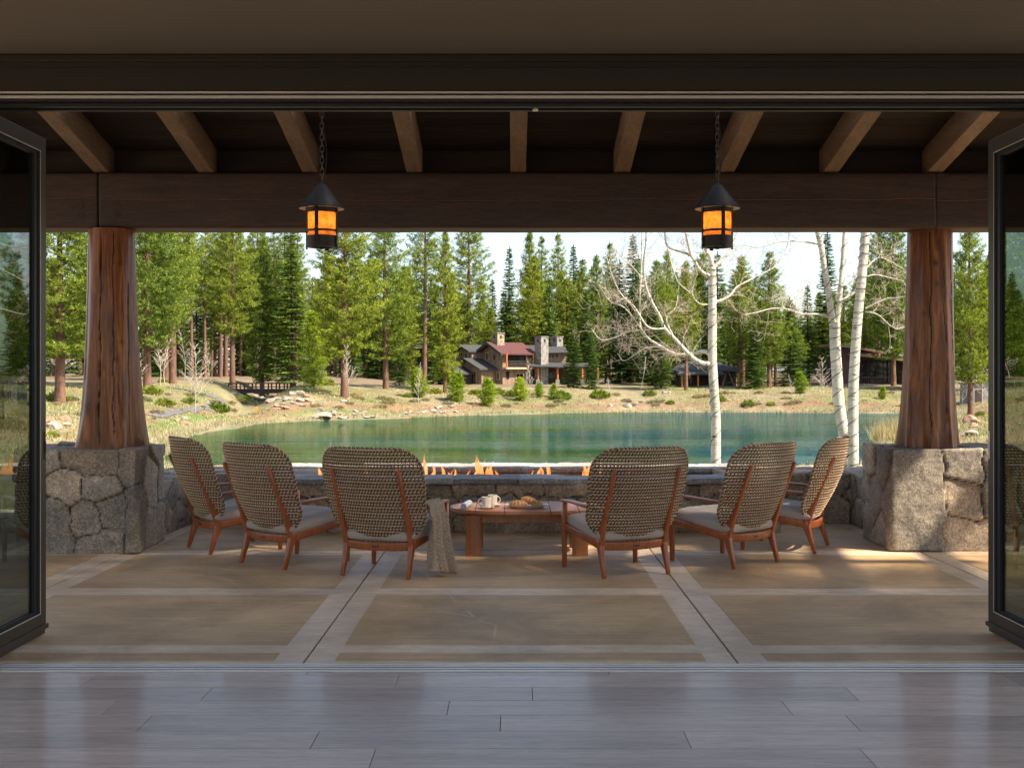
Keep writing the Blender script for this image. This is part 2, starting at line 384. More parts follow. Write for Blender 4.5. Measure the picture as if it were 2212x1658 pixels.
def thing(name, label, cat, loc=(0, 0, 0), rotz=0.0, group=None):
    o = bpy.data.objects.new(name, None); COL.objects.link(o); o.empty_display_size = 0.2
    o.location = loc; o.rotation_euler = (0, 0, rotz); return tag(o, label, cat, group)
def dup(root, loc, rotz=0.0, scale=None, label=None):
    r = root.copy(); COL.objects.link(r); r.location = loc; r.rotation_euler = (0, 0, rotz)
    if scale is not None: r.scale = scale
    if label: r['label'] = label
    for ch in list(root.children):
        c = ch.copy(); COL.objects.link(c); c.parent = r
        for gch in list(ch.children):
            d = gch.copy(); COL.objects.link(d); d.parent = c
    return r

class MB:
    def __init__(s): s.v = []; s.f = []; s.m = []; s.c = 0
    def add(s, vs, fs, m=0):
        b = len(s.v); s.v.extend([tuple(x) for x in vs]); s.f.extend([tuple(i + b for i in f) for f in fs]); s.m.extend([m] * len(fs)); return s
    def box(s, x0, x1, y0, y1, z0, z1, m=0):
        vs = [(x, y, z) for z in (z0, z1) for y in (y0, y1) for x in (x0, x1)]
        return s.add(vs, [(0, 2, 3, 1), (4, 5, 7, 6), (0, 1, 5, 4), (2, 6, 7, 3), (0, 4, 6, 2), (1, 3, 7, 5)], m)
    def obox(s, c, ax, ay, az, m=0):
        c, ax, ay, az = map(Vector, (c, ax, ay, az))
        vs = [c + ax * i + ay * j + az * k for k in (-1, 1) for j in (-1, 1) for i in (-1, 1)]
        return s.add(vs, [(0, 2, 3, 1), (4, 5, 7, 6), (0, 1, 5, 4), (2, 6, 7, 3), (0, 4, 6, 2), (1, 3, 7, 5)], m)
    def tube(s, pts, rad, n=8, m=0, cap=True):
        pts = [Vector(p) for p in pts]; k = len(pts)
        rs = rad if isinstance(rad, (list, tuple)) else [rad] * k
        up = None; vs = []
        for i, p in enumerate(pts):
            t = (pts[min(i + 1, k - 1)] - pts[max(i - 1, 0)]).normalized()
            if up is None:
                up = Vector((0, 0, 1)) if abs(t.z) < 0.9 else Vector((1, 0, 0))
            a = t.cross(up)
            if a.length < 1e-4: a = t.orthogonal()
            a.normalize(); b2 = t.cross(a).normalized(); up = -b2 if b2.dot(up) < 0 else b2
            b2 = up
            for j in range(n):
                th = 2 * math.pi * j / n
                vs.append(p + (a * math.cos(th) + b2 * math.sin(th)) * rs[i])
        fs = []
        for i in range(k - 1):
            for j in range(n):
                fs.append((i * n + j, i * n + (j + 1) % n, (i + 1) * n + (j + 1) % n, (i + 1) * n + j))
        if cap: fs.append(tuple(range(n))[::-1]); fs.append(tuple((k - 1) * n + j for j in range(n)))
        return s.add(vs, fs, m)
    def bar(s, pts, side, w, t, m=0, rnd=0.35):
        """timber bar: rounded-rectangle section, width w along side, thickness t across"""
        pts = [Vector(p) for p in pts]; side = Vector(side).normalized(); k = len(pts)
        ws = w if isinstance(w, (list, tuple)) else [w] * k; ts = t if isinstance(t, (list, tuple)) else [t] * k
        sec = []
        q = 1 - rnd
        for cxx, cyy, a0 in ((q, q, 0), (-q, q, 90), (-q, -q, 180), (q, -q, 270)):
            for da in (0, 45, 90):
                an = R(a0 + da); sec.append((cxx + rnd * math.cos(an), cyy + rnd * math.sin(an)))
        n = len(sec); vs = []
        rings = [(pts[0], 0, 0.7)] + [(p, i, 1.0) for i, p in enumerate(pts)] + [(pts[-1], k - 1, 0.7)]
        for ri, (p, i, sc) in enumerate(rings):
            tg = (pts[min(i + 1, k - 1)] - pts[max(i - 1, 0)]).normalized()
            nn = tg.cross(side).normalized(); off = tg * (0.006 * (1 if ri == len(rings) - 1 else (-1 if ri == 0 else 0)))
            for a, b2 in sec: vs.append(p + off + side * (a * ws[i] * 0.5 * sc) + nn * (b2 * ts[i] * 0.5 * sc))
        K = len(rings); fs = []
        for i in range(K - 1):
            for j in range(n): fs.append((i * n + j, i * n + (j + 1) % n, (i + 1) * n + (j + 1) % n, (i + 1) * n + j))
        fs.append(tuple(range(n))[::-1]); fs.append(tuple((K - 1) * n + j for j in range(n)))
        return s.add(vs, fs, m)
    def lathe(s, prof, n=32, c=(0, 0, 0), m=0, a0=0, a1=360):
        full = abs(a1 - a0) >= 360; cols = n if full else n + 1; vs = []
        for r, z in prof:
            for j in range(cols):
                th = R(a0 + (a1 - a0) * j / n); vs.append((c[0] + r * math.cos(th), c[1] + r * math.sin(th), c[2] + z))
        fs = []
        for i in range(len(prof) - 1):
            for j in range(n):
                j2 = (j + 1) % cols if full else j + 1
                fs.append((i * cols + j, i * cols + j2, (i + 1) * cols + j2, (i + 1) * cols + j))
        return s.add(vs, fs, m)
    def prism(s, poly, y0, y1, m=0, axis='y'):
        n = len(poly)
        def mk(a, b2, t): return (a, t, b2) if axis == 'y' else ((t, a, b2) if axis == 'x' else (a, b2, t))
        vs = [mk(a, b2, y0) for a, b2 in poly] + [mk(a, b2, y1) for a, b2 in poly]
        fs = [tuple(range(n)), tuple(range(2 * n - 1, n - 1, -1))] + [(i, i + n, (i + 1) % n + n, (i + 1) % n) for i in range(n)]
        return s.add(vs, fs, m)
    def obj(s, name, mats, parent=None, smooth=False, bevel=0.0, fix=True, loc=None):
        me = mesh_from(name, s.v, s.f, mats, s.m, smooth)
        if fix:
            import bmesh
            bm = bmesh.new(); bm.from_mesh(me); bmesh.ops.recalc_face_normals(bm, faces=bm.faces); bm.to_mesh(me); bm.free()
        o = link(name, me, parent, loc)
        if bevel:
            md = o.modifiers.new('bevel', 'BEVEL'); md.width = bevel; md.segments = 2; md.limit_method = 'ANGLE'; md.angle_limit = R(40)
        if smooth:
            try:
                me.set_sharp_from_angle(angle=R(50))
            except Exception: pass
        return o

def grid_box(x0, x1, y0, y1, z0, z1, step):
    """closed box surface as a merged quad grid; returns verts, outward normals, quads"""
    nx, ny, nz = [max(2, int(round(d / step))) for d in (x1 - x0, y1 - y0, z1 - z0)]
    ids = {}; V = []; Nn = []; Fc = []
    def vid(i, j, k):
        key = (i, j, k)
        if key not in ids:
            ids[key] = len(V); V.append((x0 + (x1 - x0) * i / nx, y0 + (y1 - y0) * j / ny, z0 + (z1 - z0) * k / nz))
            n = [(-1 if i == 0 else 1 if i == nx else 0), (-1 if j == 0 else 1 if j == ny else 0), (-1 if k == 0 else 1 if k == nz else 0)]
            l = math.sqrt(sum(a * a for a in n)); Nn.append([a / l for a in n])
        return ids[key]
    for i in range(nx):
        for j in range(ny):
            Fc.append((vid(i, j, 0), vid(i, j + 1, 0), vid(i + 1, j + 1, 0), vid(i + 1, j, 0)))
            Fc.append((vid(i, j, nz), vid(i + 1, j, nz), vid(i + 1, j + 1, nz), vid(i, j + 1, nz)))
    for i in range(nx):
        for k in range(nz):
            Fc.append((vid(i, 0, k), vid(i + 1, 0, k), vid(i + 1, 0, k + 1), vid(i, 0, k + 1)))
            Fc.append((vid(i, ny, k), vid(i, ny, k + 1), vid(i + 1, ny, k + 1), vid(i + 1, ny, k)))
    for j in range(ny):
        for k in range(nz):
            Fc.append((vid(0, j, k), vid(0, j, k + 1), vid(0, j + 1, k + 1), vid(0, j + 1, k)))
            Fc.append((vid(nx, j, k), vid(nx, j + 1, k), vid(nx, j + 1, k + 1), vid(nx, j, k + 1)))
    return np.array(V), np.array(Nn), np.array(Fc)

# cheap smooth 3-D value noise
_perm = rng.random((32, 32, 32))
def vnoise(p, scale=1.0):
    q = np.asarray(p) * scale; i = np.floor(q).astype(int); f = q - i; f = f * f * (3 - 2 * f)
    out = 0
    for dx in (0, 1):
        for dy in (0, 1):
            for dz in (0, 1):
                w = (f[:, 0] if dx else 1 - f[:, 0]) * (f[:, 1] if dy else 1 - f[:, 1]) * (f[:, 2] if dz else 1 - f[:, 2])
                out = out + w * _perm[(i[:, 0] + dx) % 32, (i[:, 1] + dy) % 32, (i[:, 2] + dz) % 32]
    return out * 2 - 1
def fbm(p, scale, octv=3):
    a = 0; amp = 1.0
    for o in range(octv): a = a + amp * vnoise(np.asarray(p) + 13.7 * o, scale * 2 ** o); amp *= 0.5
    return a

def stone_block(name, box, cell, seed, parent=None, fseeds=None, step=0.014, relief=0.022, top_flat=True, warm=(0.43, 0.325, 0.225), grey=(0.34, 0.30, 0.25), squash=0.75):
    r = np.random.default_rng(seed)
    V, Nn, Fc = grid_box(*box, step)
    x0, x1, y0, y1, z0, z1 = box
    # seeds: poisson-ish on the box surface, stretched so stones lie wider than tall
    S = []
    def scat(n, fn):
        for _ in range(n * 12):
            p = fn()
            if all(((p[0] - q[0]) ** 2 + (p[1] - q[1]) ** 2 + ((p[2] - q[2]) / squash) ** 2) > (cell * r.uniform(0.62, 1.15)) ** 2 for q in S): S.append(p)
    u = lambda a, b2: r.uniform(a, b2)
    ins = 0.03
    Gd = {}
    if fseeds:
        for q_ in fseeds:
            if len(q_) > 2: Gd[len(S)] = q_[2]
            S.append((q_[0], y0 + ins, q_[1]))
        fseeds = [(q_[0], q_[1]) for q_ in fseeds]
    if fseeds: fx1 = max(a for a, _ in fseeds) + .15; fx0 = min(a for a, _ in fseeds) - .15
    scat(int(8 * ((x1 - x0) * (z1 - z0)) / cell ** 2) + 8, lambda: (u(x0, x1) if not fseeds else (u(fx1, x1) if x1 > fx1 + .2 else (u(x0, fx0) if fx0 > x0 else x1 + .5)), y0 + ins, u(z0, z1)))
    scat(int(8 * ((y1 - y0) * (z1 - z0)) / cell ** 2) + 8, lambda: (x0 + ins, u(y0, y1), u(z0, z1)))
    scat(int(8 * ((y1 - y0) * (z1 - z0)) / cell ** 2) + 8, lambda: (x1 - ins, u(y0, y1), u(z0, z1)))
    scat(int(8 * ((x1 - x0) * (z1 - z0)) / cell ** 2) + 8, lambda: (u(x0, x1), y1 - ins, u(z0, z1)))
    scat(int(5 * ((x1 - x0) * (y1 - y0)) / cell ** 2) + 4, lambda: (u(x0, x1), u(y0, y1), z1 - ins))
    S = np.array(S); ks = np.array([1, 1, 1 / squash])
    wv = np.stack([fbm(V, 4.0, 2), fbm(V + 31, 4.0, 2), fbm(V + 67, 4.0, 2)], 1) * 0.025 + np.stack([fbm(V, 17.0, 2), fbm(V + 31, 17.0, 2), fbm(V + 67, 17.0, 2)], 1) * 0.006
    Q = (V + wv) * ks; Sk = S * ks
    grp = np.arange(len(S)); first = {}
    for i_, gname in Gd.items(): grp[i_] = first.setdefault(gname, i_)
    n1 = np.zeros(len(V), int); ed = np.zeros(len(V))
    for a in range(0, len(V), 4000):
        d2 = ((Q[a:a + 4000, None, :] - Sk[None]) ** 2).sum(2)
        o = np.argpartition(d2, min(6, len(S) - 1), axis=1)[:, :7]
        dd = np.take_along_axis(d2, o, 1); so_ = np.argsort(dd, 1); o = np.take_along_axis(o, so_, 1); dd = np.take_along_axis(dd, so_, 1)
        n1[a:a + 4000] = grp[o[:, 0]]
        e = np.full(len(o), 9.0)
        for t in range(1, o.shape[1]):
            sep = np.sqrt(((Sk[o[:, 0]] - Sk[o[:, t]]) ** 2).sum(1)) + 1e-6
            e = np.where(grp[o[:, t]] != grp[o[:, 0]], np.minimum(e, (dd[:, t] - dd[:, 0]) / (2 * sep)), e)
        ed[a:a + 4000] = e
    nS = len(S); lift = r.uniform(-0.012, 0.014, nS) * (relief / .022) ** 2; tilt = r.normal(0, 0.05 * (relief / .022) ** 2, (nS, 3))
    k = np.clip(ed / 0.009, 0, 1); k = k * k * (3 - 2 * k)
    face = np.abs(Nn[:, 2]) < 0.9
    dome = np.clip(ed / 0.035, 0, 1) ** 0.7
    rel = (V - S[n1])
    disp = (k - 1) * relief * 0.9 + k * (lift[n1] + (rel * tilt[n1]).sum(1) + dome * 0.007) + fbm(V, 9, 3) * 0.0075 + fbm(V + 5, 38, 2) * 0.0028
    disp = np.where(face, disp, disp * 0.45 if top_flat else disp)
    lo = V[:, 2] < z0 + 1e-4
    disp = np.where(lo, 0, disp)
    V2 = V + Nn * disp[:, None]
    mixk = r.random(nS)[:, None]; val = r.uniform(0.72, 1.25, nS)[:, None]
    cs = (np.array(warm) * mixk + np.array(grey) * (1 - mixk)) * val
    c = cs[n1]; mort = np.array((0.055, 0.045, 0.036))
    km = np.clip((ed - 0.002) / 0.005, 0, 1)[:, None]
    c = c * km + mort * (1 - km)
    c = c * (1 + 0.22 * fbm(V, 3.0, 3))[:, None]
    c = np.clip(c, 0.01, 0.9)
    me = mesh_from(name, V2, Fc, M['stone'], smooth=True, cols=c)
    return link(name, me, parent)

# ------------------------------------------------------------------ terrain and lake
ZW = -3.48
LAKE = np.array([(50, 150), (38, 152.5), (17.3, 155.4), (5, 150), (-6.2, 142), (-14.3, 132), (-20.3, 128), (-25.4, 119), (-26.6, 103), (-25.7, 93.5),
                 (-24.1, 84), (-21.5, 74), (-19.4, 66.8), (-14, 54), (-2, 45), (12, 47), (18.5, 60), (23, 76), (25.5, 86), (29.5, 96), (36, 105), (44, 124), (52, 140)], float)
def lake_sd(x, y):
    """signed distance to the lake outline, positive on land"""
    px = np.asarray(x, float).ravel(); py = np.asarray(y, float).ravel()
    best = np.full(px.shape, 1e9); ins = np.zeros(px.shape, bool); n = len(LAKE)
    for i in range(n):
        ax, ay = LAKE[i]; bx, by = LAKE[(i + 1) % n]; ex, ey = bx - ax, by - ay
        t = np.clip(((px - ax) * ex + (py - ay) * ey) / (ex * ex + ey * ey), 0, 1)
        best = np.minimum(best, np.hypot(px - ax - t * ex, py - ay - t * ey))
        c = ((ay > py) != (by > py)) & (px < (bx - ax) * (py - ay) / (by - ay + 1e-12) + ax)
        ins ^= c
    return np.where(ins, -best, best)
def ground_z(x, y):
    x = np.asarray(x, float).ravel(); y = np.asarray(y, float).ravel()
    p = np.stack([x, y, np.zeros_like(x)], 1)
    s = lake_sd(x, y) + 0.9 * vnoise(p, 0.13) + 0.35 * vnoise(p + 9, 0.5)
    left = np.clip((-x - 12) / 15, 0, 1)
    rise = (3.45 + 0.75 * left) * (1 - np.exp(-np.maximum(s, 0) / (13.0 - 3.0 * left))) + 0.006 * np.maximum(s - 30, 0)
    rise = rise + 0.35 * vnoise(p + 3, 0.09) * np.clip(s / 12, 0, 1) + 0.10 * vnoise(p, 0.45) * np.clip(s / 4, 0, 1)
    z = ZW + np.where(s > 0, rise, np.maximum(s * 0.35, -2.5))
    # creek under the bridge, running down to the left shore
    cd_ = np.abs((x + 29.0) - (y - 123) * -0.10) 
    cut = np.exp(-(cd_ / 3.2) ** 2) * np.clip((y - 116) / 10, 0, 1) * np.clip((190 - y) / 20, 0, 1)
    z = np.where(s > 0, z - cut * np.minimum(2.3, np.maximum(z - ZW - 0.15, 0)), z)
    near = np.clip((20 - y) / 6, 0, 1)
    z = z * (1 - near) + np.minimum(z, -0.32) * near
    return z
def gz(x, y): return float(ground_z([x], [y])[0])
_ts = np.concatenate([np.arange(14, 60, 0.5), np.arange(60, 330, 0.5)])
def hit(px, py, far=None):
    """where the sight line through the pixel meets the terrain"""
    X = (px - CX) / F * _ts; Z = EYE - (py - HY) / F * _ts; gg = ground_z(X, _ts)
    k = np.where(Z < gg)[0]
    i = k[0] if len(k) else len(_ts) - 1
    return Vector((X[i], _ts[i], gg[i]))
def at(px, Y): 
    x = (px - CX) / F * Y; return Vector((x, Y, gz(x, Y)))

xs = np.concatenate([np.arange(-230, -60, 4.0), np.arange(-60, 75, 0.8), np.arange(75, 231, 4.0)])
ys = np.concatenate([np.arange(-40, 14, 3.0), np.arange(14, 170, 0.8), np.arange(170, 240, 2.5), np.arange(240, 420, 9.0)])
GX, GY = np.meshgrid(xs, ys); gzv = ground_z(GX, GY)
V = np.stack([GX.ravel(), GY.ravel(), gzv], 1); nx = len(xs); ny = len(ys)
ii = (np.arange(ny - 1)[:, None] * nx + np.arange(nx - 1)[None]).ravel()
Fq = np.stack([ii, ii + 1, ii + nx + 1, ii + nx], 1)
s_ = lake_sd(GX, GY); pn = np.stack([GX.ravel(), GY.ravel(), 0 * GX.ravel()], 1)
n1 = fbm(pn, 0.12, 3); n2 = fbm(pn + 40, 0.5, 3); n3 = fbm(pn + 80, 0.05, 2)
dry = np.array((0.46, 0.385, 0.23)); green = np.array((0.27, 0.30, 0.10)); dirt = np.array((0.42, 0.25, 0.15)); shore = np.array((0.50, 0.40, 0.25)); lawn = np.array((0.17, 0.30, 0.05)); duff = np.array((0.32, 0.22, 0.14)); mud = np.array((0.10, 0.13, 0.07))
kk = lambda a: np.clip(a, 0, 1)[:, None]
C = dry + (green - dry) * kk(0.35 + n1 * 0.8)
C = C + (dirt - C) * kk(n2 * 0.9 + n1 * 0.4 - 0.15) * .7
C = C + (duff - C) * kk((s_ - 24) / 14) * 0.75
C = C + (dirt - C) * kk(1 - np.abs(s_ - 4.2) / 2.2 + n2 * 0.5)
C = C + (lawn - C) * kk(1 - np.abs(s_ - 2.2) / 1.2 + n3 * 0.9) * kk((-GX.ravel() - 12) / 6)
C = C + (shore - C) * kk(1.3 - s_ / 1.4)
C = C * np.array((.51, .50, .565)) * (1 + .28 * fbm(pn + 7, .9, 2))[:, None]
C = C + (mud - C) * kk(-s_ / 0.8)
link_g = link('ground', mesh_from('ground', V, Fq, M['ground'], smooth=True, cols=np.clip(C, 0.02, 0.9))); struct(link_g)
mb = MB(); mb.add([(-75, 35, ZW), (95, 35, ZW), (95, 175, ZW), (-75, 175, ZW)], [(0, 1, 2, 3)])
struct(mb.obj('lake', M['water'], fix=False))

# footpaths on the left bank
def ribbon(name, pts, w, mat):
    V = []; Fc = []
    pts = [Vector(p) for p in pts]; fine = []
    for a, b2 in zip(pts[:-1], pts[1:]):
        n = max(2, int((b2 - a).length / 0.5))
        for i in range(n): fine.append(a.lerp(b2, i / n))
    fine.append(pts[-1])
    for _ in range(12): fine = [fine[0]] + [(fine[i - 1] + fine[i] * 2 + fine[i + 1]) / 4 for i in range(1, len(fine) - 1)] + [fine[-1]]
    for i, p in enumerate(fine):
        t = (fine[min(i + 1, len(fine) - 1)] - fine[max(i - 1, 0)]); t.z = 0; t.normalize(); n = Vector((-t.y, t.x, 0))
        for q in (-1, -0.5, 0, 0.5, 1):
            c = p + n * w * 0.5 * q; V.append((c.x, c.y, gz(c.x, c.y) + 0.07))
    for i in range(len(fine) - 1):
        for j in range(4): Fc.append((i * 5 + j, i * 5 + j + 1, (i + 1) * 5 + j + 1, (i + 1) * 5 + j))
    return struct(link(name, mesh_from(name, V, Fc, mat, smooth=True)))
ribbon('footpath', [hit(330, 900), hit(368, 893), hit(418, 887), hit(462, 881), hit(482, 872), hit(478, 862), hit(450, 855), hit(425, 849), hit(395, 843), hit(372, 836)], 1.2, M['path'])

# ------------------------------------------------------------------ patio slabs
XS = [-8.6, -5.52, -3.28, -1.10, 1.16, 3.42, 5.7, 8.6]; YS = [6.20, 6.50, 8.25, 10.04, 11.81, 13.3]
mb = MB(); pm = MB()
gp = 0.0055
for i in range(len(XS) - 1):
    for j in range(len(YS) - 1):
        x0, x1, y0, y1 = XS[i] + gp, XS[i + 1] - gp, YS[j] + gp * 2, YS[j + 1] - gp * 2
        mb.box(x0, x1, y0, y1, -0.11, 0)
        bx = 0.155; by = 0.055 if j == 0 else 0.125
        if y1 - y0 > 0.1:
            pm.box(x0 + bx, x1 - bx, y0 + by, y1 - by * 0.9, -0.02, 0.003)
o = mb.obj('patio_slabs', M['conc_band'], bevel=0.004); struct(o)
struct(pm.obj('patio_brushed_panels', M['conc_panel']))
mb = MB(); mb.box(-8.65, 8.65, 6.16, 13.3, -0.45, -0.03); struct(mb.obj('patio_bed', M['dark_gap']))

# ------------------------------------------------------------------ interior floor, walls, ceiling, header
mb = MB()
rows = 5.98 - 0.235 * np.arange(0, 42); rr = random.Random(3)
PX = {0: [-2.62 + .9, -.2, 1.95], 1: [-2.05, -.62, 3.3], 2: [-1.45, .08, 1.75], 3: [-1.75, -.33, 1.38], 4: [-1.45, -.08, 1.55], 5: [-.93, .72]}
joints_px = {0: [664, 1316, 1945], 1: [190, 858, 2190], 2: [447, 1150, 1840], 3: [237, 968, 1700], 4: [312, 1081, 1842], 5: [680, 1485]}
ytop = 6.04
for k, yb in enumerate(rows):
    yt = ytop if k == 0 else rows[k - 1]
    if k in joints_px:
        ym = (yt + yb) / 2; js = sorted([(p_ - CX) * ym / F for p_ in joints_px[k]])
        js = [js[0] - 2.1, js[0] - 0.0] + js[1:] ; js = sorted(set(js + [js[-1] + 2.0, js[0] - 1.9, js[-1] + 3.9]))
    else:
        x = -6.5 + rr.random() * 1.6; js = []
        while x < 6.5: js.append(x); x += rr.uniform(1.5, 2.2)
    js = [-6.6] + [j for j in js if -6.4 < j < 6.4] + [6.6]
    for a, b2 in zip(js[:-1], js[1:]):
        mb.box(a + 0.0012, b2 - 0.0012, yb + 0.0025, yt - 0.0025, -0.02, 0.0)
struct(mb.obj('wood_floor', M['floor'], bevel=0.0015))
mb = MB(); mb.box(-6.6, 6.6, -4, 6.09, -0.2, -0.021); struct(mb.obj('subfloor', M['dark_gap']))
mb = MB(); mb.box(-6.6, 6.6, 3.0, 6.06, 3.116, 3.3); struct(mb.obj('ceiling', M['ceiling']))  # ceiling cut to a strip, open out of view so daylight fills in
mb = MB(); mb.box(8.66, 26, -8, 12.6, -0.4, -0.01); mb.box(-26, -8.66, -8, 12.6, -0.4, -0.01); struct(mb.obj('bounce_terrace', M['bounce_terrace'], bevel=0.01))  # pale slabs added on both sides to bounce sunlight under the roof

hd = thing('door_header', 'dark painted header running the full width above the open folding doors', 'door header', (0, 6.1, 2.88))
mb = MB(); mb.box(-6.6, 6.6, -0.02, 0.20, 0.055, 0.42); mb.box(-6.6, 6.6, -0.035, -0.02, 0.20, 0.236); mb.obj('fascia', M['header'], hd, bevel=0.004)
mb = MB(); mb.box(-6.6, 6.6, -0.027, -0.021, 0.17, 0.176); mb.obj('trim_strip', M['header'], hd)
mb = MB(); mb.box(-6.6, 6.6, -0.045, -0.021, 0.036, 0.046); mb.box(-6.6, 6.6, -0.04, -0.021, 0.012, 0.026); mb.obj('track_rail', M['aluminium'], hd, bevel=0.002)
mb = MB(); mb.box(-6.6, 6.6, -0.018, 0.20, 0.0, 0.05); mb.box(-6.6, 6.6, 0.02, 0.05, -0.018, 0.0); mb.box(-6.6, 6.6, 0.11, 0.14, -0.018, 0.0); mb.obj('track_channel', M['gasket'], hd, bevel=0.002)
mb = MB(); mb.box(0.10, 0.112, 0.06, 0.09, -0.02, -0.001); mb.box(0.092, 0.12, 0.055, 0.095, -0.026, -0.0205); mb.obj('latch_stop', M['aluminium'], hd)
mb = MB(); mb.box(-6.75, 6.75, 6.10, 6.34, 3.301, 3.95); struct(mb.obj('wall_above_doors', M['siding_dark']))

th = thing('door_threshold', 'metal door track set in the floor between timber boards and patio', 'threshold', (0, 6.12, 0))
mb = MB(); mb.box(-6.6, 6.6, -0.075, 0.075, -0.03, -0.004); mb.obj('channel', M['gasket'], th)
mb = MB()
for y in (-0.07, -0.022, 0.028, 0.068): mb.box(-6.6, 6.6, y - 0.006, y + 0.006, -0.0035, 0.006)
mb.obj('rail', M['aluminium'], th, bevel=0.002)

# ------------------------------------------------------------------ folding doors
def door(X, side, y0, y1, label):
    """panel in the plane x = X; side is the sign towards outside the opening"""
    t = thing('glass_door', label, 'door', (X, (y0 + y1) / 2, 0.012), 0, 'glass folding doors')
    a, b2 = y0 - (y0 + y1) / 2, y1 - (y0 + y1) / 2; d = 0.062 * side; H = 2.832; w = 0.088; wb = 0.105
    xa, xb = sorted((0, d))
    mb = MB(); mb.box(xa, xb, b2 - w, b2, 0.03, H); mb.obj('stile', M['bronze'], t, bevel=0.004)
    mb = MB(); mb.box(xa, xb, a, a + w, 0.03, H); mb.obj('stile', M['bronze'], t, bevel=0.004)
    mb = MB(); mb.box(xa, xb, a + w + .0005, b2 - w - .0005, H - w, H); mb.obj('rail', M['bronze'], t, bevel=0.004)
    mb = MB(); mb.box(xa, xb, a + w + .0005, b2 - w - .0005, 0.03, 0.03 + wb); mb.obj('rail', M['bronze'], t, bevel=0.004)
    xi, xj = sorted((0.012 * side, 0.05 * side)); q = 0.05
    mb = MB()
    mb.box(xi, xj, b2 - w - q, b2 - w - .001, 0.03 + wb + .001, H - w - .001); mb.box(xi, xj, a + w + .001, a + w + q, 0.03 + wb + .001, H - w - .001)
    mb.box(xi, xj, a + w + q, b2 - w - q, H - w - 0.02, H - w - .001); mb.box(xi, xj, a + w + q, b2 - w - q, 0.03 + wb + .001, 0.03 + wb + 0.016)
    mb.obj('glazing_gasket', M['gasket'], t)
    gx = 0.03 * side
    mb = MB(); mb.box(gx - 0.003, gx + 0.003, a + w + q, b2 - w - q, 0.03 + wb + 0.016, H - w - 0.02); mb.obj('glass_pane', M['glass'], t)
    bx = -0.003 * side
    mb = MB(); xk, xl = sorted((bx, bx * 0.1)); 
    mb.box(xk, xl, a + w, b2 - w + 0.004, 0.03 + wb - 0.006, 0.03 + wb - 0.001); mb.box(xk, xl, a + w, b2 - w + 0.004, H - w + 0.001, H - w + 0.006)
    mb.box(xk, xl, b2 - w + 0.0005, b2 - w + 0.004, 0.03 + wb - 0.001, H - w + 0.001); mb.obj('bead', M['aluminium'], t)
    mb = MB(); xk, xl = sorted((-0.012 * side, -0.0005 * side)); mb.box(xk, xl, a, b2 + 0.01, 0.035, 0.062); mb.box(min(xa, xb) + .004, max(xa, xb) - .004, a, b2, 0.004, 0.029); mb.obj('weather_bar', M['bronze'], t, bevel=0.004)
    mb = MB(); mb.box(*sorted((-0.005 * side, -0.0003 * side)), b2 - 0.034, b2 - 0.018, 1.00, 1.16); mb.box(*sorted((-0.010 * side, -0.005 * side)), b2 - 0.03, b2 - 0.022, 1.04, 1.10)
    mb.obj('lock_plate', M['aluminium'] if side > 0 else M['black'], t, bevel=0.001)
door(-2.685, -1, 5.93, 6.87, 'glass folding door standing open at the left edge of the opening')
door(2.735, 1, 5.98, 6.93, 'glass folding door standing open at the right edge of the opening')

# ------------------------------------------------------------------ stone piers, walls, fire pit
def stone_thing(name, label, cat, boxes, cell, seed, **kw):
    if len(boxes) == 1:
        return tag(stone_block(name, boxes[0], cell, seed, **kw), label, cat)
    t = thing(name, label, cat, ((boxes[0][0] + boxes[0][1]) / 2, (boxes[0][2] + boxes[0][3]) / 2, 0)); 
    for i, b2 in enumerate(boxes):
        o = stone_block(kw.get('pname', 'wall_section'), b2, cell, seed + i, **{k: v for k, v in kw.items() if k != 'pname'}); o.parent = t; o.location = (-t.location.x, -t.location.y, 0)
    return t
stone_thing('stone_pier', 'rough granite pier under the left log post', 'stone pier', [(-4.16, -3.165, 10.0, 10.86, 0.0, 0.865)], 0.36, 11, squash=1.0, fseeds=[(((a / 1.8425) / 1.1302 - CX) * 10 / F, 1.5 - ((500 + b2 / 1.8425) / 1.1302 - HY) * 10 / F, gq) for a, b2, gq in ((300, 1140, 'a'), (400, 1165, 'a'), (480, 1170, 'a'), (285, 1250, 'b'), (330, 1275, 'b'), (420, 1258, 'c'), (480, 1268, 'c'), (590, 1150, 'd'), (600, 1215, 'd'), (385, 1385, 'e'), (390, 1450, 'e'), (500, 1365, 'f'), (500, 1415, 'f'), (255, 1390, 'g'), (265, 1500, 'g'), (635, 1320, 'h'), (640, 1410, 'h'), (640, 1500, 'h'), (400, 1535, 'i'), (500, 1510, 'i'), (215, 1140, 'j'))])
stone_thing('stone_pier', 'rough granite pier under the right log post', 'stone pier', [(3.195, 4.9, 10.14, 11.0, 0.0, 0.86)], 0.40, 21, squash=1.0, fseeds=[((a - CX) * 10.14 / F, 1.5 - (b2 - HY) * 10.14 / F) for a, b2 in ()] + [((a - CX) * 10.14 / F, 1.5 - (b2 - HY) * 10.14 / F, gq) for a, b2, gq in ((1990, 1000, 'a'), (1990, 1060, 'a'), (1990, 1120, 'a'), (1990, 1175, 'a'), (2090, 985, 'b'), (2095, 1018, 'b'), (2088, 1062, 'c'), (2096, 1094, 'c'), (2085, 1150, 'd'), (2130, 1155, 'd'), (2085, 1182, 'd'), (2140, 1182, 'd'), (2148, 1000, 'e'), (2148, 1050, 'e'), (2148, 1092, 'e'))])
stone_thing('garden_wall', 'low stone wall running back from the left pier to the corner', 'stone wall', [(-3.68, -3.25, 10.9, 12.9, 0.0, 0.50)], 0.30, 31, step=0.018)
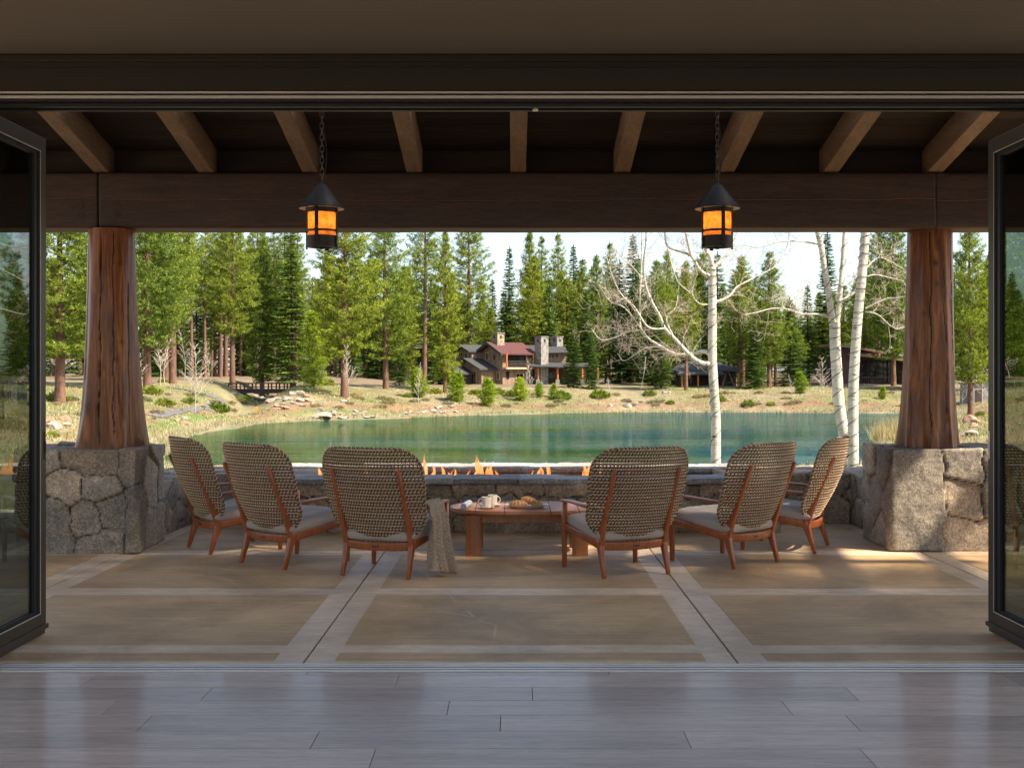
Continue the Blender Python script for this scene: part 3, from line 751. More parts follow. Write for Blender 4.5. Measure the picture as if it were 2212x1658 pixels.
stone_thing('garden_wall', 'low stone wall running back from the right pier to the corner', 'stone wall', [(3.37, 3.8, 11.04, 12.9, 0.0, 0.50)], 0.36, 32, step=0.018)
stone_thing('garden_wall', 'low stone wall behind the chairs left of the fire pit', 'stone wall', [(-3.24, -2.47, 12.0, 12.9, 0.0, 0.50)], 0.32, 33, step=0.018)
stone_thing('garden_wall', 'low stone wall behind the chairs right of the fire pit', 'stone wall', [(2.53, 3.36, 12.0, 12.9, 0.0, 0.50)], 0.36, 34, step=0.018)
def coursed(x0, x1, zs, seed):
    r = random.Random(seed); out = []; k = 0
    for z, h in zs:
        x = x0 - r.uniform(0, .3)
        while x < x1:
            w = r.uniform(.32, .78); n = max(1, round(w / h)); k += 1
            for i in range(n): out.append((x + w * (i + .5) / n, z + r.uniform(-.02, .02), 'c%d' % k))
            x += w
    return out
fp = thing('fire_pit', 'long low stone fire pit wall with flames rising along its trough', 'fire pit', (0, 11.3, 0))
def fpart(name, b2, cell, seed, **kw):
    o = stone_block(name, b2, cell, seed, **kw); o.parent = fp; o.location = (0, -11.3, 0); return o
fpart('front_wall', (-2.45, 2.51, 11.3, 11.72, 0.0, 0.455), 0.50, 41, step=0.014, squash=1.0, fseeds=coursed(-2.45, 2.51, [(.08, .17), (.27, .2), (.42, .14)], 8), warm=(0.46, 0.33, 0.215), grey=(0.36, 0.30, 0.235))
fpart('front_coping', (-2.47, 2.53, 11.27, 11.80, 0.458, 0.505), 0.8, 42, step=0.02, relief=0.012, warm=(0.36, 0.34, 0.32), grey=(0.33, 0.33, 0.34))
fpart('back_wall', (-2.45, 2.51, 12.63, 13.2, 0.0, 0.455), 0.42, 43, step=0.025)
fpart('back_coping', (-2.47, 2.53, 12.60, 13.26, 0.458, 0.51), 0.8, 44, step=0.02, relief=0.012, warm=(0.52, 0.47, 0.42), grey=(0.48, 0.46, 0.44))
fpart('end_wall', (-2.45, -2.05, 11.81, 12.59, 0.0, 0.50), 0.4, 45, step=0.03)
fpart('end_wall', (2.08, 2.51, 11.81, 12.59, 0.0, 0.50), 0.4, 46, step=0.03)
mb = MB(); mb.box(-2.04, 2.07, 11.74, 12.62, 0.02, 0.33); o = mb.obj('burner_tray', M['black'], fp); o.location = (0, -11.3, 0)

# ------------------------------------------------------------------ log posts
def log_post(cx, cy, z0, z1, rb, rt, seed, label, cracks):
    r = np.random.default_rng(seed); nz, na = 110, 200
    z = np.linspace(0, 1, nz); th = np.linspace(0, 2 * np.pi, na, endpoint=False)
    TH, Z = np.meshgrid(th, z)
    flare = np.exp(-Z * 3.2) * 0.75 + (1 - Z) * 0.25
    rad = rt + (rb - rt) * flare
    lob = np.zeros_like(rad)
    for k in range(9):
        a = k / 9 * 2 * np.pi + r.uniform(-.25, .25); w = r.uniform(.16, .30); drift = r.uniform(-.35, .35)
        d = np.angle(np.exp(1j * (TH - a - drift * (1 - Z) ** 2)))
        lob += np.exp(-(d / w) ** 2) * r.uniform(.6, 1.2)
    rad = rad + (lob - 0.9) * (0.088 * np.exp(-Z * 3.3) + 0.002)
    pts = np.stack([np.cos(TH).ravel() * 3, np.sin(TH).ravel() * 3, Z.ravel() * 2.2], 1)
    rad = rad + (fbm(pts, 1.2, 2) * 0.004).reshape(rad.shape)
    col = np.ones((rad.size, 3))
    for a, zlo, zhi, wdt in cracks:
        wob = np.interp(z, np.linspace(0, 1, 12), r.uniform(-.05, .05, 12))[:, None]
        d = np.abs(np.angle(np.exp(1j * (TH - R(a) - wob)))) * rad
        ww = wdt * .62 * np.clip((Z - zlo) / .06, 0, 1) * np.clip((zhi - Z) / .06, 0, 1)
        k = np.clip(1 - d / (ww + 1e-4), 0, 1) * (ww > 1e-4)
        rad = rad - 0.03 * (k > 0) * np.clip(k * 2, 0, 1)
        col *= (1 - 0.93 * np.clip(k * 2.2, 0, 1)).reshape(-1, 1)
    for _ in range(7):   # knots
        a = r.uniform(0, 2 * np.pi); zz = r.uniform(.3, .95); d = np.hypot(np.angle(np.exp(1j * (TH - a))) * rad, (Z - zz) * (z1 - z0))
        col *= (1 - 0.6 * np.exp(-(d / .022) ** 2)).reshape(-1, 1)
    V = np.stack([(cx + rad * np.cos(TH)).ravel(), (cy + rad * np.sin(TH)).ravel(), (z0 + Z * (z1 - z0)).ravel()], 1)
    Fc = [(i * na + j, i * na + (j + 1) % na, (i + 1) * na + (j + 1) % na, (i + 1) * na + j) for i in range(nz - 1) for j in range(na)]
    o = link('log_post', mesh_from('log_post', V, np.array(Fc), M['post'], smooth=True, cols=col)); return tag(o, label, 'post')
log_post(-3.49, 10.38, 0.868, 2.744, 0.305, 0.19, 5, 'flared varnished tree trunk post standing on the left stone pier', [(262, 0.0, 1.0, .009), (292, .05, 1.0, .006), (330, 0, .75, .008), (215, .3, 1, .005), (20, 0, 1, .008)])
log_post(3.65, 10.54, 0.863, 2.744, 0.285, 0.19, 9, 'flared varnished tree trunk post standing on the right stone pier', [(252, 0.05, 1.0, .006), (286, 0, .9, .005), (312, 0, 1, .004), (150, .2, 1, .007)])

# ------------------------------------------------------------------ beams
def beam(name, x0, x1, label, crack, plugs, seed):
    y0, y1, z0, z1 = 10.25, 10.64, 2.747, 3.222
    V, Nn, Fc = grid_box(x0, x1, y0, y1, z0, z1, 0.02)
    # rounded arrises, slight waviness, drying crack along the face
    d = fbm(V * np.array([.3, 1, 1]), 5, 3) * 0.003
    ey = np.minimum(V[:, 1] - y0, y1 - V[:, 1]); ez = np.minimum(V[:, 2] - z0, z1 - V[:, 2])
    d = d - 0.012 * np.clip(1 - np.hypot(ey, ez) / 0.03, 0, 1)
    V2 = V + Nn * d[:, None]
    zc = np.interp(V[:, 0], crack[0], crack[1]) + fbm(np.stack([V[:, 0], 0 * V[:, 0], 0 * V[:, 0]], 1), 3.0, 3) * 0.006
    front = np.abs(V[:, 1] - y0) < 1e-4
    me = mesh_from('timber', V2, Fc, M['beam'], smooth=False); 
    t = thing(name, label, 'beam', ((x0 + x1) / 2, y0, z0))
    o = link('timber', me, t, (-(x0 + x1) / 2, -y0, -z0))
    # crack as a thin dark wedge with a lighter torn lip, standing 2 mm proud of the face
    n = int((x1 - x0) / 0.03); mbk = MB(); vs = []
    xx = np.linspace(x0 + .01, x1 - .01, n); jit = np.interp(xx, np.linspace(x0, x1, max(3, int((x1 - x0) * 5))), rng.uniform(-.009, .009, max(3, int((x1 - x0) * 5))))
    zz = np.interp(xx, crack[0], crack[1]) + jit; wd = 0.0022 + 0.003 * rng.random(n)
    for i in range(n - 1):
        for s_, e_, mi, dz in ((0, 1, 0, 0), (1, 1, 1, 1)):
            if mi == 0:
                q = [(xx[i], y0 - .0045, zz[i] - wd[i]), (xx[i + 1], y0 - .0045, zz[i + 1] - wd[i + 1]), (xx[i + 1], y0 - .0045, zz[i + 1] + wd[i + 1]), (xx[i], y0 - .0045, zz[i] + wd[i])]
            else:
                q = [(xx[i], y0 - .0045, zz[i] + wd[i]), (xx[i + 1], y0 - .0045, zz[i + 1] + wd[i + 1]), (xx[i + 1], y0 - .0065, zz[i + 1] + wd[i + 1] + .003), (xx[i], y0 - .0065, zz[i] + wd[i] + .003)]
            mbk.add(q, [(0, 1, 2, 3)], mi)
    o = mbk.obj('crack', [M['gasket'], M['teak']], t, fix=False); o.location = (-(x0 + x1) / 2, -y0, -z0)
    for px_, pz_ in plugs:
        m2 = MB(); prof = [(0.0, .0012), (.029, .001), (.031, -.004)]
        m2.lathe(prof, 24); o = m2.obj('peg', M['beam_plug'], t, smooth=True); o.rotation_euler = (R(90), 0, 0); o.location = (px_ - (x0 + x1) / 2, -.003, pz_ - z0)
    return t
beam('porch_beam', -3.556, 3.60, 'long dark timber beam spanning between the two log posts', ([-3.6, -1, 0, 1.5, 3, 3.6], [2.985, 2.975, 2.968, 2.985, 2.98, 2.99]), [(-3.40, 2.945), (-3.40, 2.865)], 1)
beam('porch_beam', -6.5, -3.57, 'short end of dark timber beam left of the left log post', ([-6.5, -4.1, -3.57], [2.95, 2.975, 3.02]), [(-3.71, 2.935), (-3.71, 2.85)], 2)
beam('porch_beam', 3.604, 6.7, 'end of dark timber beam right of the right log post', ([3.6, 6.1], [2.97, 3.0]), [], 3)

# ------------------------------------------------------------------ rafters and roof
SL = 0.205
def rz(y): return 3.235 + SL * (10.25 - y)          # underside of the rafters
names = ['first', 'second', 'third', 'fourth', 'middle', 'sixth', 'seventh', 'eighth', 'last']
ri = 0
RX = 6.7
for k in range(-7, 8):
    x = 0.03 + 0.894 * k
    mb = MB(); w = 0.066; h = 0.24; ya, yb = 6.36, 11.72
    y_list = np.linspace(ya, yb, 40); V = []
    for i, y in enumerate(y_list):
        for sx, top in ((-1, 0), (1, 0), (1, 1), (-1, 1)):
            V.append((sx * w + random.uniform(-.0015, .0015), y - 9, rz(y) + (h if top else 0) + (random.uniform(-.001, .001))))
    n = len(y_list); fs = []
    for i in range(n - 1):
        for j in range(4): fs.append((i * 4 + j, i * 4 + (j + 1) % 4, (i + 1) * 4 + (j + 1) % 4, (i + 1) * 4 + j))
    fs += [(0, 1, 2, 3), tuple((n - 1) * 4 + j for j in (3, 2, 1, 0))]
    mb.add(V, fs); o = mb.obj('rafter', M['rafter'], bevel=0.005, loc=(x, 9, 0))
    lab = 'rafter outside the picture past the doors' if abs(k) > 4 else ('%s sloping timber rafter counting from the left' % names[k + 4])
    tag(o, lab, 'rafter', 'rafters under the porch roof')
mb = MB(); y = 9.2; q = 0  # boards start late: unseen roof gap added to let daylight onto the patio
while y < 11.78:
    y2 = min(y + 0.142, 11.80); z1_, z2_ = rz(y) + 0.243, rz(y2) + 0.243
    vs = [(-6.5, y + .002, z1_), (RX, y + .002, z1_), (RX, y2 - .002, z2_), (-6.5, y2 - .002, z2_)]
    vs += [(a, b2, c + 0.03) for a, b2, c in vs]
    mb.add(vs, [(0, 1, 2, 3), (7, 6, 5, 4), (0, 4, 5, 1), (1, 5, 6, 2), (2, 6, 7, 3), (3, 7, 4, 0)]); y = y2
tag(mb.obj('roof_deck', M['deck']), 'dark board roof deck lying over the rafters', 'roof')
mb = MB(); a, b2 = 9.15, 11.85
q = RX + .1; mb.add([(-6.6, a, rz(a) + .28), (q, a, rz(a) + .28), (q, b2, rz(b2) + .28), (-6.6, b2, rz(b2) + .28), (-6.6, a, rz(a) + .36), (q, a, rz(a) + .36), (q, b2, rz(b2) + .36), (-6.6, b2, rz(b2) + .36)],
       [(0, 1, 2, 3), (7, 6, 5, 4), (0, 4, 5, 1), (1, 5, 6, 2), (2, 6, 7, 3), (3, 7, 4, 0)])
struct(mb.obj('roof_covering', M['shingle']))
mb = MB(); mb.box(-6.5, RX, 8.10, 8.24, rz(8.17) + .245, rz(8.17) + .40)
tag(mb.obj('lantern_purlin', M['rafter'], bevel=.005), 'timber purlin over the rafters carrying the lantern chains', 'purlin')
# blocking boards between rafters over the beam
mb = MB()
for k in range(-7, 6):
    x = 0.03 + 0.894 * k; mb.box(x + .068, x + .894 - .068, 10.42, 10.46, 3.225, rz(10.44) + .24)
tag(mb.obj('rafter_blocking', M['deck']), 'dark boards closing the gaps between rafters above the beam', 'boarding')
mb = MB(); mb.box(-7.0, 6.8, 3.0, 6.4, 3.96, 4.1); struct(mb.obj('house_roof', M['shingle']))

# ------------------------------------------------------------------ lanterns
def lantern(x, y, label, turn):
    t = thing('hanging_lantern', label, 'lantern', (x, y, 2.36), R(turn), 'hanging porch lanterns')
    r = 0.102
    mb = MB(); mb.lathe([(0.006, .435), (.03, .425), (.155, .268), (.1555, .262)], 48); mb.lathe([(.152, .262), (.10, .270), (.02, .36)], 48, m=1)
    cp = mb.obj('cap', [M['iron'], M['iron_in']], t, smooth=True, fix=False)
    mb = MB(); mb.lathe([(.0, .405), (.012, .41), (.014, .43), (.008, .445), (.0, .45)], 16); mb.obj('finial', M['iron'], cp, smooth=True)
    mb = MB(); mb.lathe([(r, .235), (r, .268), (r - .004, .268), (r - .004, .235), (r, .235)], 48); mb.obj('top_band', M['iron'], t, smooth=True)
    mb = MB(); mb.lathe([(r + .002, .104), (r + .002, .119), (r - .002, .119), (r - .002, .104), (r + .002, .104)], 48); mb.obj('middle_band', M['iron'], t, smooth=True)
    mb = MB(); mb.lathe([(r, .0), (r, .078), (r - .004, .078), (r - .004, .006), (.075, .006), (.075, .0), (r, .0)], 48); mb.obj('bottom_pan', M['iron'], t, smooth=True)
    mb = MB(); mb.lathe([(0, -.014), (.014, -.012), (.014, .004), (0, .004)], 16); mb.obj('finial', M['iron'], t, smooth=True)
    mb = MB(); mb.lathe([(r - .009, .02), (r - .009, .25)], 48); mb.obj('mica_shade', M['mica'], t, smooth=True, fix=False)
    for k in range(4):
        a = R(90 * k); mb = MB(); c = Vector((math.cos(a), math.sin(a), 0)); s_ = Vector((-math.sin(a), math.cos(a), 0))
        mb.obox(c * (r + .005) + Vector((0, 0, .13)), c * .002, s_ * .013, (0, 0, .142))
        for zz in (.01, .055, .112, .25): mb.obox(c * (r + .009) + Vector((0, 0, zz)), c * .003, s_ * .004, (0, 0, .004))
        mb.obj('strap', M['iron'], t)
    mb = MB(); mb.lathe([(0, -.03), (.018, -.024), (.027, 0), (.02, .03), (.012, .045), (0, .045)], 20); mb.obj('bulb', M['bulb'], t, smooth=True, loc=(.0, .0, .165))
    # chain
    ch = MB(); z = .452; k = 0
    L = 0.050; topz = rz(y) + 0.22 - 2.36
    while z < topz:
        pts = []; n = 14; hw = .0125; hl = L / 2
        for i in range(n + 1):
            th = 2 * math.pi * i / n; px_ = math.cos(th) * hw; pz = math.sin(th) * hw + (hl - hw) * (1 if math.sin(th) > 0.01 else (-1 if math.sin(th) < -0.01 else 0))
            pts.append((px_, 0, z + hl + pz) if k % 2 else (0, px_, z + hl + pz))
        ch.tube(pts, .0032, 6, cap=False); z += L - .011; k += 1
    o = ch.obj('chain', M['chain'], t, smooth=True); o.rotation_euler = (0, 0, R(20 - turn))
    mb = MB(); pts = [(.004, 0, .45)]
    for i in range(1, 30):
        f = i / 29; pts.append((.012 + .022 * math.sin(f * 9) * (1 - f * .4), .008 * math.cos(f * 7), .45 + f * (topz - .46)))
    o = mb.tube(pts, .0022, 6).obj('power_cord', M['black'], t, smooth=True); o.rotation_euler = (0, 0, R(-turn))
    return t
lantern(-1.315, 8.17, 'lit amber hanging lantern on a chain left of centre', -100)
lantern(1.38, 8.17, 'lit amber hanging lantern on a chain right of centre', -78)

# ------------------------------------------------------------------ woven lounge chairs
def shell_w(z):     # half width of the woven back at height z
    zb, zt = 0.262, 0.955
    W = np.interp(z, [zb, 0.45, 0.70, zt], [0.315, 0.378, 0.405, 0.392])
    rt = 0.15; rb = 0.175
    s = zt - z
    if s < rt: W = W - rt + math.sqrt(max(rt * rt - (rt - s) ** 2, 0))
    s = z - zb
    if s < rb: W = W - rb + math.sqrt(max(rb * rb - (rb - s) ** 2, 0))
    return float(W)
def shell_pt(x, z, off=0.0):
    yc = 0.045 - 0.395 * (z - 0.27) - 0.05 * math.sin(max(0, min(1, (z - .27) / .68)) * math.pi)
    y = yc + 0.15 * (abs(x) / 0.4) ** 2.1
    slope = 0.15 * 2.1 * (abs(x) / 0.4) ** 1.1 / 0.4 * (1 if x >= 0 else -1)
    n = Vector((slope, -1, -0.395)).normalized()      # pointing backwards, away from the sitter
    return Vector((x, y, z)) + n * off
def shell_zrange(x):
    zs = np.linspace(0.262, 0.955, 240); ok = [z for z in zs if shell_w(z) >= abs(x)]
    return (ok[0], ok[-1]) if ok else (0.6, 0.6)
def make_backrest():
    mb = MB(); pit = 0.0235
    nrow = int((0.955 - 0.262) / pit)
    kx = 17
    for rI in range(nrow):
        z = 0.262 + pit * (rI + 0.6); W = shell_w(z) - 0.004
        if W < 0.05: continue
        # brown pair of cords, weaving gently
        for dz, ph in ((0.0, 0), (0.0068, 1)):
            pts = []; n = max(4, int(2 * W / pit * 2))
            for i in range(n + 1):
                x = -W + 2 * W * i / n; s = math.cos((x / pit) * math.pi + (math.pi if (rI + ph) % 2 else 0))
                pts.append(shell_pt(x, z + dz, 0.0042 * s))
            mb.tube(pts, 0.0043, 4, 0, cap=False)
        # cream cord: slanting stitches over the brown ones
        pts = []; n = max(6, int(2 * W / pit * 4)); zc = z + 0.0145
        if zc < 0.95:
            for i in range(n + 1):
                x = -W + 2 * W * i / n; ph = (x / pit + 0.5 * (rI % 2)) * 2 * math.pi
                pts.append(shell_pt(x, zc + 0.0055 * math.sin(ph), 0.0025 + 0.0082 * math.cos(ph)))
            mb.tube(pts, 0.0036, 4, 1, cap=False)
    for i in range(-kx, kx + 1):
        x = i * pit; z0, z1 = shell_zrange(x)
        if z1 - z0 < 0.05: continue
        n = int((z1 - z0) / pit * 2); pts = [shell_pt(x, z0 + (z1 - z0) * j / n, 0.0030 * math.cos(math.pi * (j + i))) for j in range(n + 1)]
        mb.tube(pts, 0.0048, 4, 0, cap=False)
    # wrapped rim
    zs = np.concatenate([0.262 + 0.175 * (1 - np.cos(np.linspace(0, np.pi / 2, 14))), np.linspace(.45, .79, 14), 0.955 - 0.15 * (1 - np.sin(np.linspace(0, np.pi / 2, 14)))])
    zs = np.clip(zs, .262, .955)
    rim = [shell_pt(shell_w(z), z) for z in zs] + [shell_pt(-shell_w(z), z) for z in zs[::-1]]; rim.append(rim[0])
    # resample evenly
    L = [0]
    for a, b2 in zip(rim[:-1], rim[1:]): L.append(L[-1] + (b2 - a).length)
    n = 300; rs = []
    for i in range(n):
        s = L[-1] * i / n; j = max(0, min(len(L) - 2, int(np.searchsorted(L, s)) - 1)); f = (s - L[j]) / max(1e-6, L[j + 1] - L[j]); rs.append(rim[j].lerp(rim[j + 1], f))
    rs.append(rs[0])
    mb.tube(rs, [0.0105 + 0.0018 * math.sin(i * 2.1) for i in range(len(rs))], 8, 0, cap=False)
    hel = []
    for i in range(n * 4):
        s = i / 4; j = int(s) % n; p = rs[j].lerp(rs[j + 1], s - int(s)); t = (rs[j + 1] - rs[j]).normalized(); a = t.cross(Vector((0, 1, .2))).normalized(); c = t.cross(a)
        th = s * 2 * math.pi / 4; hel.append(p + (a * math.cos(th) + c * math.sin(th)) * 0.0112)
    mb.tube(hel, 0.0026, 4, 1, cap=False)
    return mb
def pillow(w, d, h, n=34, sag=0.012):
    V = []; 
    for side in (1, -1):
        for i in range(n + 1):
            for j in range(n + 1):
                u = math.sin((i / n * 2 - 1) * math.pi / 2); v = math.sin((j / n * 2 - 1) * math.pi / 2)
                k = (max(0, 1 - abs(u) ** 5) * max(0, 1 - abs(v) ** 5)) ** 0.33
                x = u * w / 2 * (1 - 0.03 * abs(v) ** 3); y = v * d / 2 * (1 - 0.03 * abs(u) ** 3)
                wr = 0.004 * math.sin(u * 9 + v * 5) * math.sin(v * 7 - u * 3) + 0.0035 * math.sin(u * 23 + 4 * v) * abs(v) ** 3 + .003 * math.sin(v * 27) * abs(u) ** 3
                z = side * h / 2 * k + (wr - sag * math.exp(-(u * u + v * v) * 2.5) if side > 0 else 0) * k
                V.append((x, y, z))
    m = (n + 1) ** 2; Fc = []
    for i in range(n):
        for j in range(n):
            a = i * (n + 1) + j; Fc.append((a, a + n + 1, a + n + 2, a + 1)); b2 = a + m; Fc.append((b2, b2 + 1, b2 + n + 2, b2 + n + 1))
    mb = MB(); mb.add(V, Fc)
    import itertools
    rim = [(-w / 2 * .97, v * d / 2, 0) for v in np.linspace(-.95, .95, 14)] + [(u * w / 2, d / 2 * .97, 0) for u in np.linspace(-.95, .95, 14)] + [(w / 2 * .97, -v * d / 2, 0) for v in np.linspace(-.95, .95, 14)] + [(-u * w / 2, -d / 2 * .97, 0) for u in np.linspace(-.95, .95, 14)]
    mb.tube(rim + [rim[0]], 0.0045, 6, cap=False)
    return mb
def make_chair(label, loc, rot):
    t = thing('lounge_chair', label, 'chair', loc, rot, 'woven lounge chairs round the fire pit')
    make_backrest().obj('woven_backrest', [M['ricker_dark'], M['ricker_light']], t, smooth=True, fix=False)
    for s in (-1, 1):
        m = MB(); m.bar([(s * .266, -.165, .80), (s * .266, -.075, .62), (s * .265, .0, .44), (s * .265, .055, .30), (s * .265, .075, .225)], (1, 0, 0), [.026, .030, .034, .038, .040], [.026, .040, .050, .062, .066])
        m.obj('back_post', M['teak'], t, smooth=True)
        m = MB(); m.bar([(s * .265, .085, .29), (s * .265, .068, .225), (s * .266, .04, .13), (s * .268, .0, .0)], (1, 0, 0), [.040, .040, .034, .027], [.060, .062, .044, .028])
        m.obj('rear_leg', M['teak'], t, smooth=True)
        m = MB(); m.bar([(s * .265, .06, .235), (s * .285, .30, .275), (s * .308, .60, .318)], (1, 0, 0), .034, [.068, .056, .052])
        m.obj('side_rail', M['teak'], t, smooth=True)
        m = MB(); m.bar([(s * .31, .60, .0), (s * .31, .605, .20), (s * .31, .60, .34), (s * .31, .598, .515)], (1, 0, 0), [.028, .036, .040, .036], [.030, .038, .046, .036])
        m.obj('front_leg', M['teak'], t, smooth=True)
        m = MB(); m.bar([(s * .312, .62, .512), (s * .325, .45, .523), (s * .325, .25, .515), (s * .305, .095, .500)], (1, 0, 0), [.040, .050, .050, .040], [.024, .022, .022, .024])
        m.obj('armrest', M['teak'], t, smooth=True)
    m = MB(); m.bar([(-.265, .062, .232), (-.13, .030, .226), (0, .020, .224), (.13, .030, .226), (.265, .062, .232)], (0, 1, 0.1), .026, .062)
    rr_ = m.obj('rear_rail', M['teak'], t, smooth=True)
    m = MB(); m.bar([(-.022, .0055, .226), (.022, .0055, .226)], (0, 0, 1), .008, .003); m.obj('slot', M['gasket'], rr_)
    m = MB(); m.bar([(-.308, .60, .315), (0, .615, .318), (.308, .60, .315)], (0, 1, 0), .026, .05); m.obj('front_rail', M['teak'], t, smooth=True)
    c = pillow(.60, .62, .125).obj('seat_cushion', M['cushion'], t, smooth=True, fix=False, loc=(0, .335, .335)); c.rotation_euler = (R(6.5), 0, 0)
    return t
CH = [((-2.674, 10.16), -56, 'woven lounge chair nearest the left stone pier'),
      ((-1.964, 9.335), -40, 'woven lounge chair second from the left, between two others'),
      ((-1.029, 8.82), -20, 'woven lounge chair with a knitted throw over its right arm'),
      ((0.902, 8.87), 22.5, 'woven lounge chair just right of the coffee table'),
      ((1.891, 9.375), 40.5, 'woven lounge chair second from the right, between two others'),
      ((2.62, 10.245), 64, 'woven lounge chair nearest the right stone pier')]
c0 = None
for (x, y), a, lab in CH:
    if c0 is None: c0 = make_chair(lab, (x, y, 0.004), R(a))
    else: dup(c0, (x, y, 0.004), R(a), label=lab)

# ------------------------------------------------------------------ knitted throw over the third chair's right arm
def throw():
    a = R(-20); ca, sa = math.cos(a), math.sin(a); ox, oy = CH[2][0]
    def W(lx, ly, lz): return (ox + lx * ca - ly * sa, oy + lx * sa + ly * ca, lz)
    nu, nv = 70, 120; V = []
    # v runs from the seat side, over the arm, down to the floor; u along the arm
    path = [(.20, .44), (.25, .50), (.295, .545), (.335, .555), (.375, .53), (.392, .44), (.398, .32), (.402, .20), (.406, .09), (.412, .018)]
    pl = np.array(path); seg = np.r_[0, np.cumsum(np.hypot(*np.diff(pl, axis=0).T))]
    for j in range(nv):
        v = j / (nv - 1); s = seg[-1] * v; lx = np.interp(s, seg, pl[:, 0]); lz = np.interp(s, seg, pl[:, 1])
        down = max(0.0, (v - .38) / .62)
        for i in range(nu):
            u = i / (nu - 1)
            wid = 0.27 + 0.15 * down; c = 0.27 - .07 * down
            ly = c + (u - .5) * wid
            fold = math.sin(u * 15 + 1.1 * math.sin(down * 3)) * (0.014 + 0.042 * down) + math.sin(u * 34 + down * 4) * 0.004
            cable = 0.006 * abs(math.sin(u * 26)) + 0.004 * math.sin(v * 150 + 3 * math.sin(u * 26)) * abs(math.sin(u * 13))
            o_ = fold + cable + .03 * down
            dz = 0.012 * math.sin(u * 5 + 1) * down + (0.05 * (1 - u) * down ** 3)
            nx_ = 1 if v > .42 else 0.2; nz_ = 0 if v > .5 else 1 - v
            V.append(W(lx + o_ * nx_, ly, max(.014, lz + (cable + .004) * nz_ + dz)))
    Fc = [(j * nu + i, j * nu + i + 1, (j + 1) * nu + i + 1, (j + 1) * nu + i) for j in range(nv - 1) for i in range(nu - 1)]
    o = link('knitted_throw', mesh_from('knitted_throw', V, np.array(Fc), M['knit'], smooth=True))
    md = o.modifiers.new('solid', 'SOLIDIFY'); md.thickness = 0.014; md.offset = 1
    tag(o, 'chunky beige cable knit blanket draped over a chair arm to the floor', 'throw blanket')
throw()

# ------------------------------------------------------------------ coffee table
TX, TY, TH = 0.10, 10.10, 0.388
t = thing('coffee_table', 'low oval teak coffee table in front of the fire pit', 'table', (TX, TY, 0))
def oval(a, b2, n=72, p=2.35):
    pts = []
    for i in range(n):
        th = 2 * math.pi * i / n; c, s = math.cos(th), math.sin(th)
        pts.append((a * math.copysign(abs(c) ** (2 / p), c), b2 * math.copysign(abs(s) ** (2 / p), s)))
    return pts
seams = [-.66, -.425, -.185, .19, .425, .66]
for x0, x1 in zip(seams[:-1], seams[1:]):
    # clip the oval to a slat
    A, B = .645, .395; xs_ = np.linspace(max(x0 + .0025, -A + .0005), min(x1 - .0025, A - .0005), 26)
    hw = [B * max(0, 1 - abs(x / A) ** 2.35) ** (1 / 2.35) for x in xs_]
    poly = [(x, h_) for x, h_ in zip(xs_, hw)] + [(x, -h_) for x, h_ in zip(xs_[::-1], hw[::-1])]
    m = MB(); m.prism(poly, TH - .03, TH, axis='z'); m.obj('table_top_board', M['teak_top'], t, bevel=0.004)
m = MB()
m.add([(x * 1, y * 1, z) for z in (TH - .052, TH - .031) for x, y in oval(.585, .345)], [tuple(range(72)), tuple(range(143, 71, -1))] + [(i, i + 72, (i + 1) % 72 + 72, (i + 1) % 72) for i in range(72)])
m.obj('sub_frame', M['teak_leg'], t)
for sy in (-1, 1):
    m = MB(); m.box(-.37, .37, sy * .235 - .013, sy * .235 + .013, TH - .112, TH - .053); m.obj('apron', M['teak_leg'], t, bevel=.004)
for sx in (-1, 1):
    m = MB(); m.box(sx * .43 - .012, sx * .43 + .012, -.20, .20, TH - .112, TH - .053); m.obj('apron', M['teak_leg'], t, bevel=.004)
    for sy in (-1, 1):
        m = MB(); m.bar([(sx * .437, sy * .235, 0), (sx * .437, sy * .235, TH - .0525)], (1, 0, 0), .130, .052, rnd=.5); m.obj('leg', M['teak_leg'], t, smooth=True)

def cup(x, y, hang, lab):
    s = MB(); s.lathe([(0, .004), (.040, .004), (.045, .0), (.040, .0), (.040, .003), (.068, .013), (.071, .017), (.068, .0175), (.045, .009), (0, .008)], 40)
    o = s.obj('saucer', M['ceramic'], None, smooth=True, loc=(x, y, TH)); tag(o, lab[1], 'saucer', 'coffee cups and saucers')
    c = thing('coffee_cup', lab[0], 'cup', (x, y, TH + .0095), R(hang), 'coffee cups and saucers')
    s = MB(); s.lathe([(0, 0), (.034, 0), (.039, .004), (.0405, .084), (.0395, .087), (.037, .085), (.0355, .012), (0, .010)], 40); s.obj('cup_body', M['ceramic'], c, smooth=True)
    s = MB(); pts = []
    for i in range(13):
        th = R(-90 + 180 * i / 12); pts.append((.038 + .030 * math.cos(th), 0, .045 + .029 * math.sin(th)))
    pts = [(.036, 0, .016)] + pts + [(.036, 0, .074)]
    s.tube(pts, .0042, 8); s.obj('handle', M['ceramic'], c, smooth=True)
    s = MB(); s.lathe([(0, .062), (.0365, .062)], 32); s.obj('coffee', M['ceramic_in'], c)
cup(-.234, 9.90, 180, ('white coffee cup with its handle to the left, nearer cup', 'white saucer under the nearer coffee cup'))
cup(-.187, 10.07, 20, ('white coffee cup with its handle to the right, farther cup', 'white saucer under the farther coffee cup'))
s = MB(); n = 48; rings = []
for r_, z in ((.0, .006), (.62, .004), (.66, .0), (.80, .012), (.97, .026), (1.0, .030), (.98, .031), (.80, .018), (.62, .009), (.0, .008)):
    rings.append([(r_ * .187 * math.cos(2 * math.pi * i / n) * (1 + .012 * math.sin(i * 2.1) * (r_ > .9)), r_ * .115 * math.sin(2 * math.pi * i / n) * (1 + .012 * math.sin(i * 2.1) * (r_ > .9)), z) for i in range(n)])
